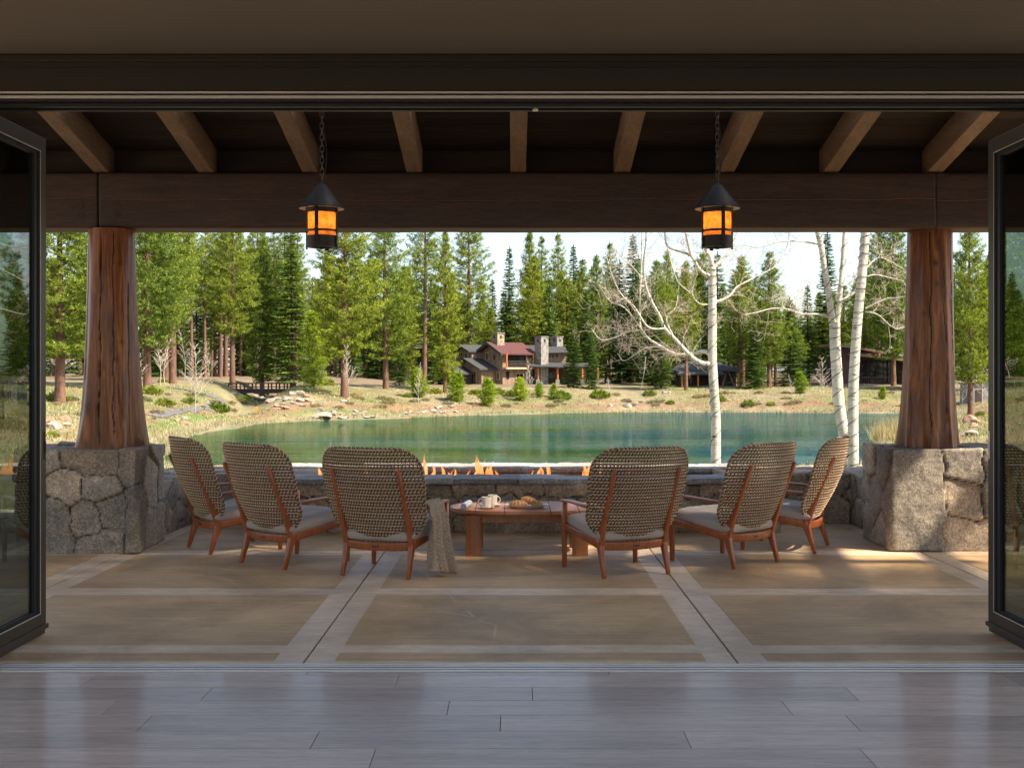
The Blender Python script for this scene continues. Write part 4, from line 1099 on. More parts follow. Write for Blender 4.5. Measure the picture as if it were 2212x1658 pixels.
s.add([p for r_ in rings for p in r_], [(i * n + j, i * n + (j + 1) % n, (i + 1) * n + (j + 1) % n, (i + 1) * n + j) for i in range(len(rings) - 1) for j in range(n)])
tag(s.obj('serving_plate', M['ceramic'], None, smooth=True, loc=(.10, 9.95, TH)), 'oval white plate holding the pastries on the coffee table', 'plate')
def croissant(loc, L, r0, rot, bend, segs, lab, name='croissant', cat='croissant', tilt=0):
    na, ns = 20, 70; V = []; Cc = []
    for i in range(ns + 1):
        u = i / ns; th = (u - .5) * bend; Rr = L / bend
        c = Vector((Rr * math.sin(th), Rr * (1 - math.cos(th)), 0)); tg = Vector((math.cos(th), math.sin(th), 0)); nrm = Vector((-math.sin(th), math.cos(th), 0))
        env = math.sin(math.pi * min(max(u, .0), 1)) ** .62
        step = abs(((u - .5) * segs) % 1 - .0); ridge = 1 - .16 * (abs(((u * segs) % 1) - .5) * 2) ** 3
        rr2 = r0 * env * ridge + .0015
        for j in range(na):
            a = 2 * math.pi * j / na; V.append(c + nrm * math.cos(a) * rr2 + Vector((0, 0, math.sin(a) * rr2 * .86)))
            k = (.5 + .5 * math.sin(a)) * .6 + .4 * (1 if ridge > .97 else .2)
            Cc.append(np.array((.62, .36, .15)) * (1 - k) + np.array((.42, .16, .035)) * k)
    Fc = [(i * na + j, i * na + (j + 1) % na, (i + 1) * na + (j + 1) % na, (i + 1) * na + j) for i in range(ns) for j in range(na)]
    o = link(name, mesh_from(name, V, np.array(Fc), M['crust'], smooth=True, cols=np.array(Cc)), None, loc); o.rotation_euler = (0, R(tilt), R(rot)); tag(o, lab, cat, 'pastries on the plate')
zt = TH + .009
croissant((.03, 9.90, zt + .030), .165, .036, 8, 1.3, 7, 'golden croissant lying at the front left of the plate')
croissant((.115, 9.99, zt + .048), .165, .037, -28, 1.2, 7, 'golden croissant resting higher behind the front one', tilt=8)
croissant((.195, 9.94, zt + .026), .085, .031, 15, .6, 3, 'small round brown roll at the right front of the plate', 'bread_roll', 'roll')
croissant((.165, 9.985, zt + .029), .085, .030, -20, .6, 3, 'small round brown roll between the croissants and the front roll', 'bread_roll', 'roll')
s = MB(); s.tube([(0, -.125, 0), (0, -.12, 0), (0, 0, 0), (0, .12, 0), (0, .125, 0)], [.022, .027, .027, .027, .022], 24)
for k in range(3): s.tube([(math.cos(th) * (.008 + .005 * k), -.1265, math.sin(th) * (.008 + .005 * k)) for th in np.linspace(0, 2 * math.pi, 20)], .0012, 4, cap=False)
o = s.obj('rolled_napkin', M['napkin'], None, smooth=True, loc=(-.40, 9.96, TH + .027)); o.rotation_euler = (0, 0, R(-8)); tag(o, 'rolled white and blue striped napkin at the left of the coffee table', 'napkin')

# ------------------------------------------------------------------ flames
def flame_mesh(h, w, seed):
    r = random.Random(seed); mb = MB()
    for k in range(r.choice((3, 4, 4))):
        hh = h * r.uniform(.5, 1); bx = r.uniform(-w, w); ph = r.uniform(0, 6); pts = []; rs = []
        for i in range(12):
            u = i / 11; pts.append((bx + math.sin(u * 5 + ph) * .028 * u + .02 * u, math.cos(u * 4 + ph) * .012, u * hh)); rs.append(.028 * (math.sin(math.pi * min(1, u * .92 + .14)) ** .8) * (1 - u * .55) * (1 + .35 * math.sin(u * 11 + ph)) + .0008)
        mb.tube(pts, rs, 12)
    return mb
fl = [(962, .15), (1022, .22), (1046, .16), (1160, .16), (1180, .14), (1216, .12), (930, .30), (950, .24), (976, .20), (1012, .17), (1034, .31), (1052, .24), (1072, .16), (1150, .18), (1172, .27), (1190, .20), (1240, .20), (1262, .33), (1290, .22), (1340, .20), (700, .2), (860, .24), (800, .2)]
words = {962: 'low flame between the two flames right of the throw chair', 1022: 'flame between the small left flame and the tall forked one', 1046: 'short flame touching the right side of the tall forked one', 1160: 'short flame between the two left flames above the plate', 1180: 'short flame just right of the taller flame above the croissants', 1216: 'tiny flame in the gap right of the group above the plate', 930: 'tall curling flame just right of the chair with the throw', 950: 'short flame second right of the chair with the throw', 976: 'low flame left of the tallest middle group', 1012: 'small flame left beside the tall forked middle flame', 1034: 'tall forked flame in the middle of the fire trough', 1052: 'flame right beside the tall forked middle flame', 1072: 'very small flame right of the middle group',
         1150: 'low flame at the left of the group above the plate', 1172: 'taller flame in the group above the croissants', 1190: 'flame at the right of the group above the plate', 1240: 'low flame beside the left edge of the right hand chair', 1262: 'tall flame rising beside the left edge of the right hand chair', 1290: 'flame behind the chair right of the table, nearer its left side', 1340: 'flame behind the middle of the chair right of the table', 700: 'flame behind the left end of the third chair', 860: 'flame behind the right part of the third chair', 800: 'flame behind the middle of the third chair'}
for i, (px, h) in enumerate(fl):
    Y = 12.12 + .12 * math.sin(i * 2.3); p = P(px, 1000, Y)
    o = flame_mesh(h * 1.12 + .01, .062, 40 + i).obj('flame', M['flame'], None, smooth=True, loc=(p.x, Y, .345)); tag(o, words[px], 'flame', 'flames in the fire pit')

# ------------------------------------------------------------------ tree builders
def blades(P0, D, Ln, Wd, r, up=0.25):
    """triangular needle sprays: points, directions, lengths, widths -> verts, faces"""
    n = len(P0); D = D / np.linalg.norm(D, axis=1, keepdims=True)
    q = r.normal(size=(n, 3)); S = np.cross(D, q); S /= np.linalg.norm(S, axis=1, keepdims=True) + 1e-9
    a = P0 - S * (Wd * .5)[:, None]; b2 = P0 + S * (Wd * .5)[:, None]; c = P0 + D * Ln[:, None]
    V = np.stack([a, b2, c], 1).reshape(-1, 3); return V, np.arange(3 * n).reshape(-1, 3)
def conifer(name, kind, H, R0, cb, seed, mats, label, cat='tree', gap=0.55, lean=0.0, tuft=16, sz=1.0, trunk_r=None, dead=False, nbf=1.0):
    r = np.random.default_rng(seed); t = thing(name, label, cat, (0, 0, -500))
    tr = trunk_r or H * 0.0135
    mb = MB(); n = 14; tpts = []; trs = []
    for i in range(n + 1):
        u = i / n; tpts.append(Vector((lean * H * u + .10 * math.sin(u * 4 + seed), .10 * math.cos(u * 3 + seed), H * u - (0.5 if i == 0 else 0)))); trs.append(tr * (1 - u) ** .75 * (1.18 if i == 0 else 1) + .015)
    mb.tube(tpts, trs, 9)
    tz = np.array([p.z for p in tpts]); txx = np.array([p.x for p in tpts]); tyy = np.array([p.y for p in tpts])
    Pt = []; Dt = []; z = cb * H; az = r.uniform(0, 6.28)
    crown_h = H * (1 - cb)
    while z < H * .985:
        u = (z - cb * H) / crown_h
        if kind == 'pine':
            prof = (0.55 + 1.6 * u if u < .22 else 1.0 * (1 - (u - .22) / .78) ** .85 + .02); nb = int(r.integers(4, 7) * nbf + .5); st = gap * r.uniform(.7, 1.3)
        else:
            prof = (1 - u) ** .88 + .02; nb = int(r.integers(6, 9) * nbf); st = gap * (.6 + .5 * (1 - u)) * r.uniform(.8, 1.2)
        for _ in range(nb):
            az += 2.4 + r.normal() * .5; L = R0 * prof * (r.uniform(.55, 1.15) if kind == 'pine' else r.uniform(.82, 1.08)); L = max(L, .25)
            dirh = np.array([math.cos(az), math.sin(az)]); zz = z + r.uniform(-.2, .2)
            if kind == 'pine': s0 = -.15 + .55 * u + r.normal() * .12; s1 = .35
            else: s0 = -.12 - .25 * (1 - u) + r.normal() * .05; s1 = .20
            bx = np.interp(zz, tz, txx); by = np.interp(zz, tz, tyy)
            def bp(w): return np.array([bx + dirh[0] * L * w, by + dirh[1] * L * w, zz + L * (s0 * w + s1 * w * w)])
            mb.tube([bp(0), bp(.35), bp(.7), bp(.97)], [max(.02, tr * .16 * (1 - u)) + .012, .03 * sz, .02 * sz, .008], 3)
            if kind == 'pine':
                m = max(3, int(L / .27)); w0 = .30
                for k in range(m):
                    w = w0 + (1 - w0) * (k + r.random()) / m; side = np.array([-dirh[1], dirh[0], 0]) * r.normal() * .24 * L * (1.05 - abs(w - .6))
                    c = bp(w) + side + np.array([0, 0, r.normal() * .10 + .08])
                    for _b in range(tuft):
                        d = r.normal(size=3) + np.array([dirh[0] * .5, dirh[1] * .5, .55]); Pt.append(c + r.normal(size=3) * np.array([.17, .17, .10]) * (sz if sz < 1 else 1)); Dt.append(d)
            else:
                m = max(3, int(L / .16))
                for k in range(m):
                    w = .12 + .88 * (k + r.random()) / m
                    for sd in (-1, 1):
                        sp = np.array([-dirh[1] * sd, dirh[0] * sd, 0]); ll = L * .34 * (1.08 - w) + .10
                        for q in range(2 if ll > .35 else 1):
                            c = bp(w) + sp * ll * (q * .5 + r.random() * .4); Pt.append(c); Dt.append(sp * .75 + np.array([dirh[0] * .8, dirh[1] * .8, -.16 + r.normal() * .16]))
                Pt.append(bp(.95)); Dt.append(np.array([dirh[0], dirh[1], .1]))
        z += st
    for _ in range(26): Pt.append(np.array([tpts[-1].x, tpts[-1].y, H - r.random() * .9])); Dt.append(np.array([r.normal() * .3, r.normal() * .3, 1.0]))
    if kind == 'pine' and cb > .18:     # dead stubs below the crown
        for _ in range(16):
            zz = r.uniform(.12, cb) * H; a = r.uniform(0, 6.28); L = r.uniform(.4, 1.6) * (R0 / 4); x0 = np.interp(zz, tz, txx); y0 = np.interp(zz, tz, tyy)
            mb.tube([(x0, y0, zz), (x0 + math.cos(a) * L, y0 + math.sin(a) * L, zz - .15 * L)], [.035, .012], 3)
    Pt = np.array(Pt); Dt = np.array(Dt); n = len(Pt)
    if kind == 'pine': Ln = r.uniform(.26, .52, n) * sz; Wd = r.uniform(.06, .115, n) * sz
    else: Ln = r.uniform(.32, .56, n) * sz; Wd = r.uniform(.10, .19, n) * sz
    V, Fc = blades(Pt, Dt, Ln, Wd, r)
    mb.obj('trunk', mats[1], t, smooth=True, fix=False)
    link('crown', mesh_from('crown', V, Fc, mats[0]), t)
    return t
PM = (M['pine'], M['bark']); FM = (M['fir'], M['bark_dark']); YM = (M['young'], M['bark_dark'])
T = {}
LB = 'prototype'
T['A'] = (conifer('pine_tree', 'pine', 30, 5.4, .30, 1, PM, LB, trunk_r=.48), 30)
T['B'] = (conifer('pine_tree', 'pine', 28, 5.0, .16, 2, PM, LB, trunk_r=.40), 28)
T['C'] = (conifer('pine_tree', 'pine', 30, 4.0, .40, 3, PM, LB, gap=.7, trunk_r=.40), 30)
T['D'] = (conifer('pine_tree', 'pine', 26, 4.0, .10, 4, PM, LB, gap=.5, trunk_r=.36), 26)
T['E'] = (conifer('pine_tree', 'pine', 30, 6.4, .19, 5, PM, LB, gap=.5, tuft=18, trunk_r=.5), 30)
T['F'] = (conifer('fir_tree', 'fir', 20, 3.6, .04, 6, FM, LB, gap=.52, trunk_r=.26), 20)
T['G'] = (conifer('fir_tree', 'fir', 22, 3.3, .08, 7, FM, LB, gap=.5, trunk_r=.26), 22)
T['S'] = (conifer('young_pine_tree', 'pine', 9, 2.2, .05, 8, YM, LB, gap=.26, tuft=9, sz=.8, nbf=1.4), 9)
T['Y'] = (conifer('young_pine_tree', 'pine', 3.6, 1.25, .03, 9, YM, LB, gap=.13, tuft=9, sz=.62, nbf=1.5), 3.6)
for k in 'SY':
    pass
used = set()
def plant(key, loc, H, rot=None, label='', wide=1.0, group=None, cat=None):
    root, H0 = T[key]; s = H / H0; rot = random.uniform(0, 6.28) if rot is None else rot
    sc = (s * wide, s * wide, s)
    if key not in used:
        used.add(key); root.location = loc; root.rotation_euler = (0, 0, rot); root.scale = sc; o = root
    else: o = dup(root, loc, rot, sc)
    o['label'] = label; o['category'] = cat or {'S': 'young tree', 'Y': 'young tree', 'F': 'fir tree', 'G': 'fir tree'}.get(key, 'pine tree')
    if group: o['group'] = group
    elif 'group' in o: del o['group']
    return o
def htop(px_top, Y, z): return EYE - (px_top - HY) * Y / F - z

# prominent trees: key, px of trunk, depth, px of tip (None = tall), label, width
TR = [
 ('E', 128, 96, 330, 'bright full pine between the left door and the left log post', 1.1),
 ('B', 215, 118, 380, 'tall pine standing directly behind the left log post', 1.1),
 ('E', 318, 125, 320, 'big pine with thick reddish trunk just right of the left post', .95),
 ('A', 372, 140, 330, 'pine with slim straight trunk second right of the left post', .95),
 ('A', 357, 146, 380, 'leaning pine trunk between the two pines by the left post', .8),
 ('G', 425, 195, 528, 'narrow dark spire tree against the sky by the left pine group', .85),
 ('A', 503, 150, 445, 'tall pine with long bare trunk just left of the footbridge centre', .9),
 ('D', 568, 160, 508, 'slim pine with a pointed tip right above the footbridge', .95),
 ('G', 630, 158, 470, 'dark dense conifer at the right end of the footbridge', 1.15),
 ('S', 676, 148, 672, 'young bushy pine between the footbridge and the big central pine', 1.1),
 ('E', 745, 140, 380, 'huge pine with very thick trunk below the left lantern', .92),
 ('B', 832, 158, 420, 'tall full pine right of the huge pine below the left lantern', 1.0),
 ('F', 862, 168, 700, 'small dark fir right beside the tall full pine', .9),
 ('C', 918, 185, 400, 'tall thin pine with pale bare trunk left of the main house', .9),
 ('D', 962, 160, 490, 'column shaped bright pine immediately left of the main house', .85),
 ('A', 1012, 196, 440, 'tall dark trunked pine rising behind the left end of the main house', .95),
 ('G', 1063, 215, 600, 'lower pointed conifer behind the main house roof', .9),
 ('G', 1100, 225, 532, 'slender pointed tree in the sky gap above the main house', .9),
 ('D', 1143, 212, 492, 'tall pine behind the house between the red roof and big chimney', .9),
 ('C', 1170, 228, 505, 'thin pine just right of the tall pine behind the house', .8),
 ('C', 1206, 216, 500, 'sparse pine with bare trunk rising above the far chimney', .85),
 ('G', 1240, 222, 528, 'pointed conifer right of the sparse pine above the chimney', .9),
 ('D', 1290, 210, 548, 'green pine behind the right end of the main house', .9),
 ('C', 1318, 228, 520, 'thin pine behind the upper left aspen twigs', .85),
 ('G', 1366, 200, 505, 'tall dark tree behind the left reaching aspen branches', 1.0),
 ('G', 1410, 190, 600, 'dark fir behind the middle of the bare aspen branches', 1.1),
 ('D', 1440, 205, 538, 'pine left of the single aspen trunk, behind its branches', .95),
 ('F', 1238, 178, 676, 'dense fir standing against the right end of the main house', .82),
 ('F', 1278, 176, 706, 'lighter slim fir second right of the main house', .75),
 ('A', 1482, 172, 560, 'pine with reddish bare trunk in front of the brown cabin', .75),
 ('F', 1428, 176, 690, 'dark fir left of the brown cabin', .95),
 ('D', 1512, 215, 575, 'green pine behind the single aspen trunk', 1.0),
 ('C', 1603, 186, 548, 'tall pine with visible trunk right of the brown cabin', 1.25),
 ('B', 1662, 176, 540, 'broad tall dense pine between the cabin and the aspen pair', .98),
 ('F', 1706, 178, 640, 'dense fir at the right foot of the broad tall pine', 1.1),
 ('F', 1628, 174, 690, 'low dense fir at the left foot of the broad tall pine', 1.1),
 ('G', 1745, 205, 612, 'dark tree just left of the paired aspens', 1.0),
 ('G', 1788, 210, 500, 'very tall dark tree showing between the paired aspen trunks', 1.0),
 ('G', 1848, 225, 620, 'short dark tree behind the right aspen of the pair', .9),
 ('B', 1930, 178, 450, 'tall pine just left of the right log post, behind the dark lodge', 1.0),
 ('A', 1898, 192, 470, 'tall pine trunk in front of the dark lodge windows', .8),
 ('E', 2095, 112, 470, 'sunlit open pine between the right log post and the right door', .72),
 ('G', 2010, 170, 440, 'dark conifer behind the right log post', 1.1),
]
for key, px, Y, top, lab, wd in TR:
    p = at(px, Y); plant(key, (p.x, p.y, p.z - .15), htop(top, Y, p.z), label=lab, wide=wd * (htop(top, Y, p.z) / T[key][1]) ** -.35)
for i, (x, y) in enumerate(((14.5, -5.2), (17.0, -2.6), (15.2, .7), (16.0, -6.8), (19.5, -4.6))):  # unseen pines added to filter the sun falling on the patio
    plant('C' if i in (0, 3) else 'D', (x, y, -.4), 30 + i, label='tall pine added outside the picture on the right to filter the sun', group='added pines filtering sun by the terrace', wide=1.0 if i < 5 else .55)
# young bright pines on the shore
for px, py, top, lab in ((988, 868, 808, 'rounded bright young pine in front of the left end of the house'), (1053, 877, 820, 'bright young pine in front of the middle of the house'), (1124, 866, 819, 'smaller bright young pine in front of the house porch'),
                         (903, 858, 800, 'yellow green young pine behind a bare sapling left of the house'), (1728, 850, 806, 'little young pine at the foot of the dense firs'), (1907, 862, 836, 'tiny young pine on the bank in front of the dark lodge'),
                         (1165, 858, 828, 'young pine beside the left porch post of the house'), (1196, 858, 830, 'young pine between the two porch posts of the house'), (2190, 840, 700, 'young pine seen beyond the right door')):
    p = hit(px, py); h = max(1.2, (py - top) * p.y / F); plant('Y', (p.x, p.y, p.z - .05), h, label=lab, wide=1.35 if h < 4.6 else .9)

# the wood behind: individual trees in rows, filling the dark between the front ones
bgk = ['G', 'B', 'D', 'F', 'C', 'G', 'A', 'F']
r2 = random.Random(12); cnt = 0
for row, (Y0, nrow, lo, hi) in enumerate(((186, 26, 11, 19), (200, 36, 14, 22), (218, 40, 16, 24), (240, 40, 18, 25), (270, 40, 19, 27))):
    for i in range(nrow):
        px = 30 + (2330 - 30) * (i + r2.uniform(.1, .9)) / nrow; Y = Y0 + r2.uniform(-8, 8)
        if row == 0 and (950 < px < 1320 or 1455 < px < 1590 or 1800 < px < 1950 or 420 < px < 640): continue
        tall = r2.uniform(lo, hi)
        if 990 < px < 1110 or 1640 < px < 1790 or 390 < px < 450: tall *= .72
        p = at(px, Y); k = r2.choice(bgk)
        plant(k, (p.x, p.y, p.z - .1), tall, rot=r2.uniform(0, 6.28), label='conifer in the deep wood behind the houses and lakeside trees', group='conifers of the deep wood beyond the lake', wide=(tall / T[k][1]) ** -.3 * 1.05); cnt += 1
# slim trunks left, beyond the footbridge
for i in range(14):
    px = 400 + i * 19 + r2.uniform(-6, 6); Y = r2.uniform(185, 215); p = at(px, Y)
    plant('C', (p.x, p.y, p.z - .1), r2.uniform(24, 30), rot=r2.uniform(0, 6.28), label='slim bare trunked pine in the open wood beyond the footbridge', group='slim pines beyond the footbridge', wide=.8)

# ------------------------------------------------------------------ bare saplings
def bare_tree(seed, H, spread, mat, upright=.5, r0=.07, dens=1.0, thin=.013):
    r = random.Random(seed); mb = MB(); mbr = MB()
    def grow(dst, p, d, L, rad, lvl):
        n = 5; pts = [p]; dd = d.copy()
        for i in range(n):
            dd = (dd + Vector((r.gauss(0, .10), r.gauss(0, .10), .10 * upright + r.gauss(0, .05)))).normalized(); pts.append(pts[-1] + dd * L / n)
        dst.tube(pts, [max(thin * .6, rad * (1 - .75 * i / n)) for i in range(n + 1)], 4 if lvl else 6)
        return pts
    trunk = grow(mb, Vector((0, 0, -.2)), Vector((r.gauss(0, .03), r.gauss(0, .03), 1)), H, r0, 0)
    nb = int(26 * dens)
    for i in range(nb):
        u = .25 + .7 * i / nb; j = min(4, int(u * 5)); p = trunk[j].lerp(trunk[j + 1], u * 5 - j); a = i * 2.4 + r.gauss(0, .4); L = spread * (1.15 - u) * r.uniform(.7, 1.2)
        b2 = grow(mbr, p, Vector((math.cos(a), math.sin(a), .55 + upright * .5)).normalized(), L, r0 * .35, 1)
        for k in range(3 if L > .6 else 2):
            q = b2[r.randint(2, 4)]; a2 = a + r.choice((-1, 1)) * r.uniform(.4, .9); L2 = L * r.uniform(.35, .6)
            c = grow(mbr, q, Vector((math.cos(a2), math.sin(a2), .5 + upright * .4)).normalized(), L2, thin * 1.2, 2)
            for kk_ in range(2): grow(mbr, c[r.randint(1, 4)], Vector((math.cos(a2 + r.uniform(-1, 1)), math.sin(a2 + r.uniform(-1, 1)), .6)).normalized(), L2 * .5, thin, 3)
    t = thing('bare_tree', 'x', 'tree', (0, 0, -500)); mb.obj('trunk', mat, t, smooth=True, fix=False); mbr.obj('branches', M['twig_far'], t, fix=False); return t
BT = [(bare_tree(1, 8, 2.6, M['twig'], thin=.02), 8), (bare_tree(2, 7, 1.5, M['twig'], .8, thin=.02), 7), (bare_tree(3, 4.5, 1.5, M['twig'], .4, .05, thin=.018), 4.5)]
bu = set()
for k, px, py, top, lab, wd in ((0, 421, 893, 735, 'bare white sapling standing alone on the left grassy bank', .9), (1, 345, 832, 700, 'thin bare sapling beside the big pine near the left post', 1), (1, 356, 830, 715, 'thin bare sapling right of the other by the left pines', 1.1),
                                (1, 398, 820, 690, 'straight bare sapling left of the lone white sapling', 1), (0, 452, 826, 735, 'bare sapling behind and right of the lone white sapling', .8), (1, 556, 822, 720, 'thin bare sapling at the far side of the footbridge', .8),
                                (0, 755, 872, 738, 'bare white sapling standing before the huge central pine', .62), (1, 905, 880, 775, 'bare sapling before the yellow young pine', .7), (1, 1145, 862, 765, 'bare birch sapling in front of the house balcony', .7), (1, 1135, 858, 780, 'second bare sapling left beside the balcony birch', .7),
                                (1, 1710, 872, 802, 'small narrow bare tree on the far bank left of the other', .9), (0, 1776, 872, 765, 'round bare tree on the far bank before the paired aspens', .85), (2, 1318, 852, 812, 'small bare shrub tree at the foot of the firs right of the house', 1),
                                (2, 128, 815, 745, 'tangled bare shrub tree behind the left door frame', 1.6), (0, 300, 850, 745, 'bare tree at the right edge of the left log post', .8), (0, 2078, 905, 765, 'bare white sapling just right of the right log post', .8), (0, 2122, 872, 780, 'bare sapling next to the right door frame', 1.2),
                                (2, 2100, 850, 780, 'bare thicket tree before the small stone shed', 1.8)):
    p = hit(px, py); h = (py - top) * p.y / F; root, H0 = BT[k]; s = h / H0
    if k not in bu: bu.add(k); o = root; o.location = p; o.scale = (s * wd, s * wd, s); o['label'] = lab
    else: o = dup(root, p, random.uniform(0, 6), (s * wd, s * wd, s), lab)
    o['category'] = 'bare tree'

# ------------------------------------------------------------------ bushes
def bush(seed, mat, n=1500):
    r = np.random.default_rng(seed); th = r.uniform(0, 6.28, n); ph = np.arccos(r.uniform(0, 1, n)); rad = r.uniform(.55, 1.0, n) ** .6
    lump = 1 + .22 * np.sin(th * 3 + seed) * np.sin(ph * 4) + .12 * np.sin(th * 7 + seed * 2)
    P0 = np.stack([np.sin(ph) * np.cos(th), np.sin(ph) * np.sin(th), np.cos(ph) * .72], 1) * (rad * lump)[:, None]
    D = P0 + r.normal(size=(n, 3)) * .5 + np.array([0, 0, .6])
    V, Fc = blades(P0, D, r.uniform(.16, .30, n), r.uniform(.07, .13, n), r)
    return mesh_from('bush', V, Fc, mat)
BM = [bush(1, M['bush']), bush(2, M['bush']), bush(3, M['pine'])]
for px, py, w, lab in ((124, 868, 24, 'green bush by the left door frame'), (470, 891, 24, 'dark green bush at the right of the lone white sapling'), (355, 877, 19, 'rounded bush in the middle of the left bank'), (408, 872, 15, 'bush just left of the lone white sapling'),
                       (325, 852, 22, 'large bush at the foot of the big left pine'), (352, 826, 11, 'small bush between pine trunks near the left post'), (525, 868, 17, 'bush below the left end of the footbridge'), (112, 945, 14, 'bush low by the left door frame'),
                       (1208, 862, 22, 'spreading olive bush before the house porch'), (1295, 860, 20, 'spreading olive bush right of the house firs'), (1105, 856, 16, 'green bush at the foot of the house wall'), (1072, 852, 16, 'bush behind the bright young pine'), (1555, 867, 13, 'round bush right of the single aspen trunk'),
                       (1617, 878, 15, 'small round bush low on the far bank'), (1665, 875, 9, 'tiny bush right of the small round bush'), (1448, 873, 9, 'tiny dark bush left of the single aspen'), (768, 860, 8, 'tiny bush right of the central white sapling'), (1402, 855, 14, 'bush left of the brown cabin'), (840, 863, 7, 'tiny bush left of the house on the bank'),
                       (705, 832, 16, 'dark bush behind the huge central pine'), (1025, 852, 13, 'bush between two bright young pines'), (880, 858, 10, 'bush left of the yellow green young pine'), (2118, 897, 10, 'yellow bush by the right door frame'), (940, 850, 14, 'bush at the pine left of the house'), (2185, 870, 16, 'bush seen past the right door'), (60, 900, 30, 'bush seen through the left door glass'), (20, 930, 34, 'large bush at the far left seen through glass')):
    p = hit(px, py); o = link('bush', BM[px % 3], None, p); s = w * p.y / F; o.scale = (s * 1.08, s, s * 1.0); o.rotation_euler = (0, 0, px * .7); tag(o, lab, 'bush')

rb = random.Random(31); SCR = [bush(4, M['scrub'], 900), bush(5, M['scrub'], 900)]; ns_ = 0
while ns_ < 90:
    px = rb.uniform(100, 1960); py = rb.uniform(848, 885) if px > 640 else rb.uniform(850, 915); p = hit(px, py)
    if lake_sd([p.x], [p.y])[0] < 3 or p.y > 178: continue
    o = link('scrub_bush', SCR[ns_ % 2], None, p); s = rb.uniform(.25, .7); o.scale = (s * rb.uniform(1, 1.8), s, s * .75); o.rotation_euler = (0, 0, rb.uniform(0, 6)); ns_ += 1
    tag(o, 'low grey brown scrub bush scattered over the dry bank', 'scrub bush', 'scrub on the dry banks')
# ------------------------------------------------------------------ rocks
def rock(seed):
    import bmesh
    r = random.Random(seed); bm = bmesh.new(); bmesh.ops.create_icosphere(bm, subdivisions=3, radius=1)
    pl = [(Vector((r.gauss(0, 1), r.gauss(0, 1), r.gauss(0, .8))).normalized(), r.uniform(.5, .85)) for _ in range(11)]
    for v in bm.verts:
        for n, d in pl:
            e = v.co.dot(n) - d
            if e > 0: v.co -= n * e
        v.co.z *= .62
    P0 = np.array([v.co[:] for v in bm.verts]); d = fbm(P0 + seed * 3, 2.2, 3) * .07
    for v, k in zip(bm.verts, d): v.co *= 1 + k
    me = bpy.data.meshes.new('rock'); bm.to_mesh(me); bm.free(); me.materials.append(M['rock']); return me
RK = [rock(i) for i in range(5)]
RKR = []
for m_ in RK[:3]:
    c = m_.copy(); c.materials.clear(); c.materials.append(M['rock_red']); RKR.append(c)
r3 = random.Random(5)
def rocks(lst, grp, lab, red=0.25, flat=1.0):
    for px, py, w in lst:
        p = hit(px, py); s = w * p.y / F * .5; me = r3.choice(RKR if r3.random() < red else RK)
        o = link('rock', me, None, (p.x, p.y, p.z + s * .12)); o.scale = (s, s * r3.uniform(.7, 1.1), s * r3.uniform(.6, 1.0) * flat); o.rotation_euler = (r3.uniform(-.2, .2), r3.uniform(-.2, .2), r3.uniform(0, 6)); tag(o, lab, 'rock', grp)
rocks([(676 + i * 11 + r3.uniform(-4, 4), r3.uniform(895, 905), r3.uniform(14, 26)) for i in range(11)] + [(r3.uniform(690, 790), r3.uniform(884, 898), r3.uniform(10, 20)) for _ in range(12)], 'pale flat rocks at the lakeside below the bridge', 'pale rock in the tumbled pile at the water edge left of centre', .15, .7)
rocks([(700, 901, 58)], None, 'largest flat pale slab lying at the water edge left of centre', 0, .35)
rocks([(877 + i * 12 + r3.uniform(-4, 4), r3.uniform(890, 896), r3.uniform(10, 17)) for i in range(10)] + [(r3.uniform(915, 985), r3.uniform(879, 889), r3.uniform(12, 20)) for _ in range(7)], 'pale rocks on the shore before the house', 'pale rock in the row along the shore left of the bright young pines', .2, .8)
rocks([(r3.uniform(585, 680), r3.uniform(852, 886), r3.uniform(12, 30)) for _ in range(26)], 'boulders in the creek below the footbridge', 'boulder tumbled in the creek bed below the footbridge', .35, .8)
rocks([(505 + i * 12, 852 + (i % 3) * 4, r3.uniform(12, 20)) for i in range(8)], 'boulders before the footbridge', 'boulder at the foot of the footbridge', .3)
rocks([(r3.uniform(375, 400), r3.uniform(905, 922), r3.uniform(12, 24)) for _ in range(5)], 'pale boulders low on the left bank', 'pale boulder by the water below the left bank', .5)
rocks([(r3.uniform(120, 640), r3.uniform(870, 915), r3.uniform(5, 13)) for _ in range(26)] + [(r3.uniform(640, 1940), r3.uniform(856, 884), r3.uniform(4, 10)) for _ in range(34)], 'small stones scattered on the banks', 'small stone lying scattered on the dry bank', .4, .8)
rocks([(740, 868, 20)], None, 'grey boulder on the slope left of the central white sapling', 0)
rocks([(646, 852, 30)], None, 'square pale boulder right of the footbridge', 0)
rocks([(1356, 880, 26)], None, 'dark topped boulder on the far bank below the aspen branches', 0)
rocks([(1372, 873, 18)], None, 'smaller boulder right behind the far bank boulder', 0)
rocks([(1318, 877, 14)], None, 'whitish boulder on the far bank left of the other two', 0)
rocks([(805, 903, 18)], None, 'lone flat stone at the waterline left of centre', 0, .6)
rocks([(r3.uniform(1380, 1470), r3.uniform(848, 856), r3.uniform(8, 16)) for _ in range(8)], 'pale stones left of the brown cabin', 'small pale stone under the firs left of the brown cabin', 0)
rocks([(r3.uniform(2085, 2160), r3.uniform(905, 940), r3.uniform(25, 45)) for _ in range(7)], 'reddish boulders right of the right post', 'reddish boulder between the right post and right door', .6)
rocks([(r3.uniform(60, 158), r3.uniform(905, 928), r3.uniform(20, 38)) for _ in range(7)], 'boulders left of the left post', 'low boulder between the left door and left post', .5)
rocks([(1560, 862, 10), (1586, 863, 12), (1574, 866, 16)], 'flat red stones right of the aspen', 'flat reddish step stone on the far bank right of the aspen', 1, .4)

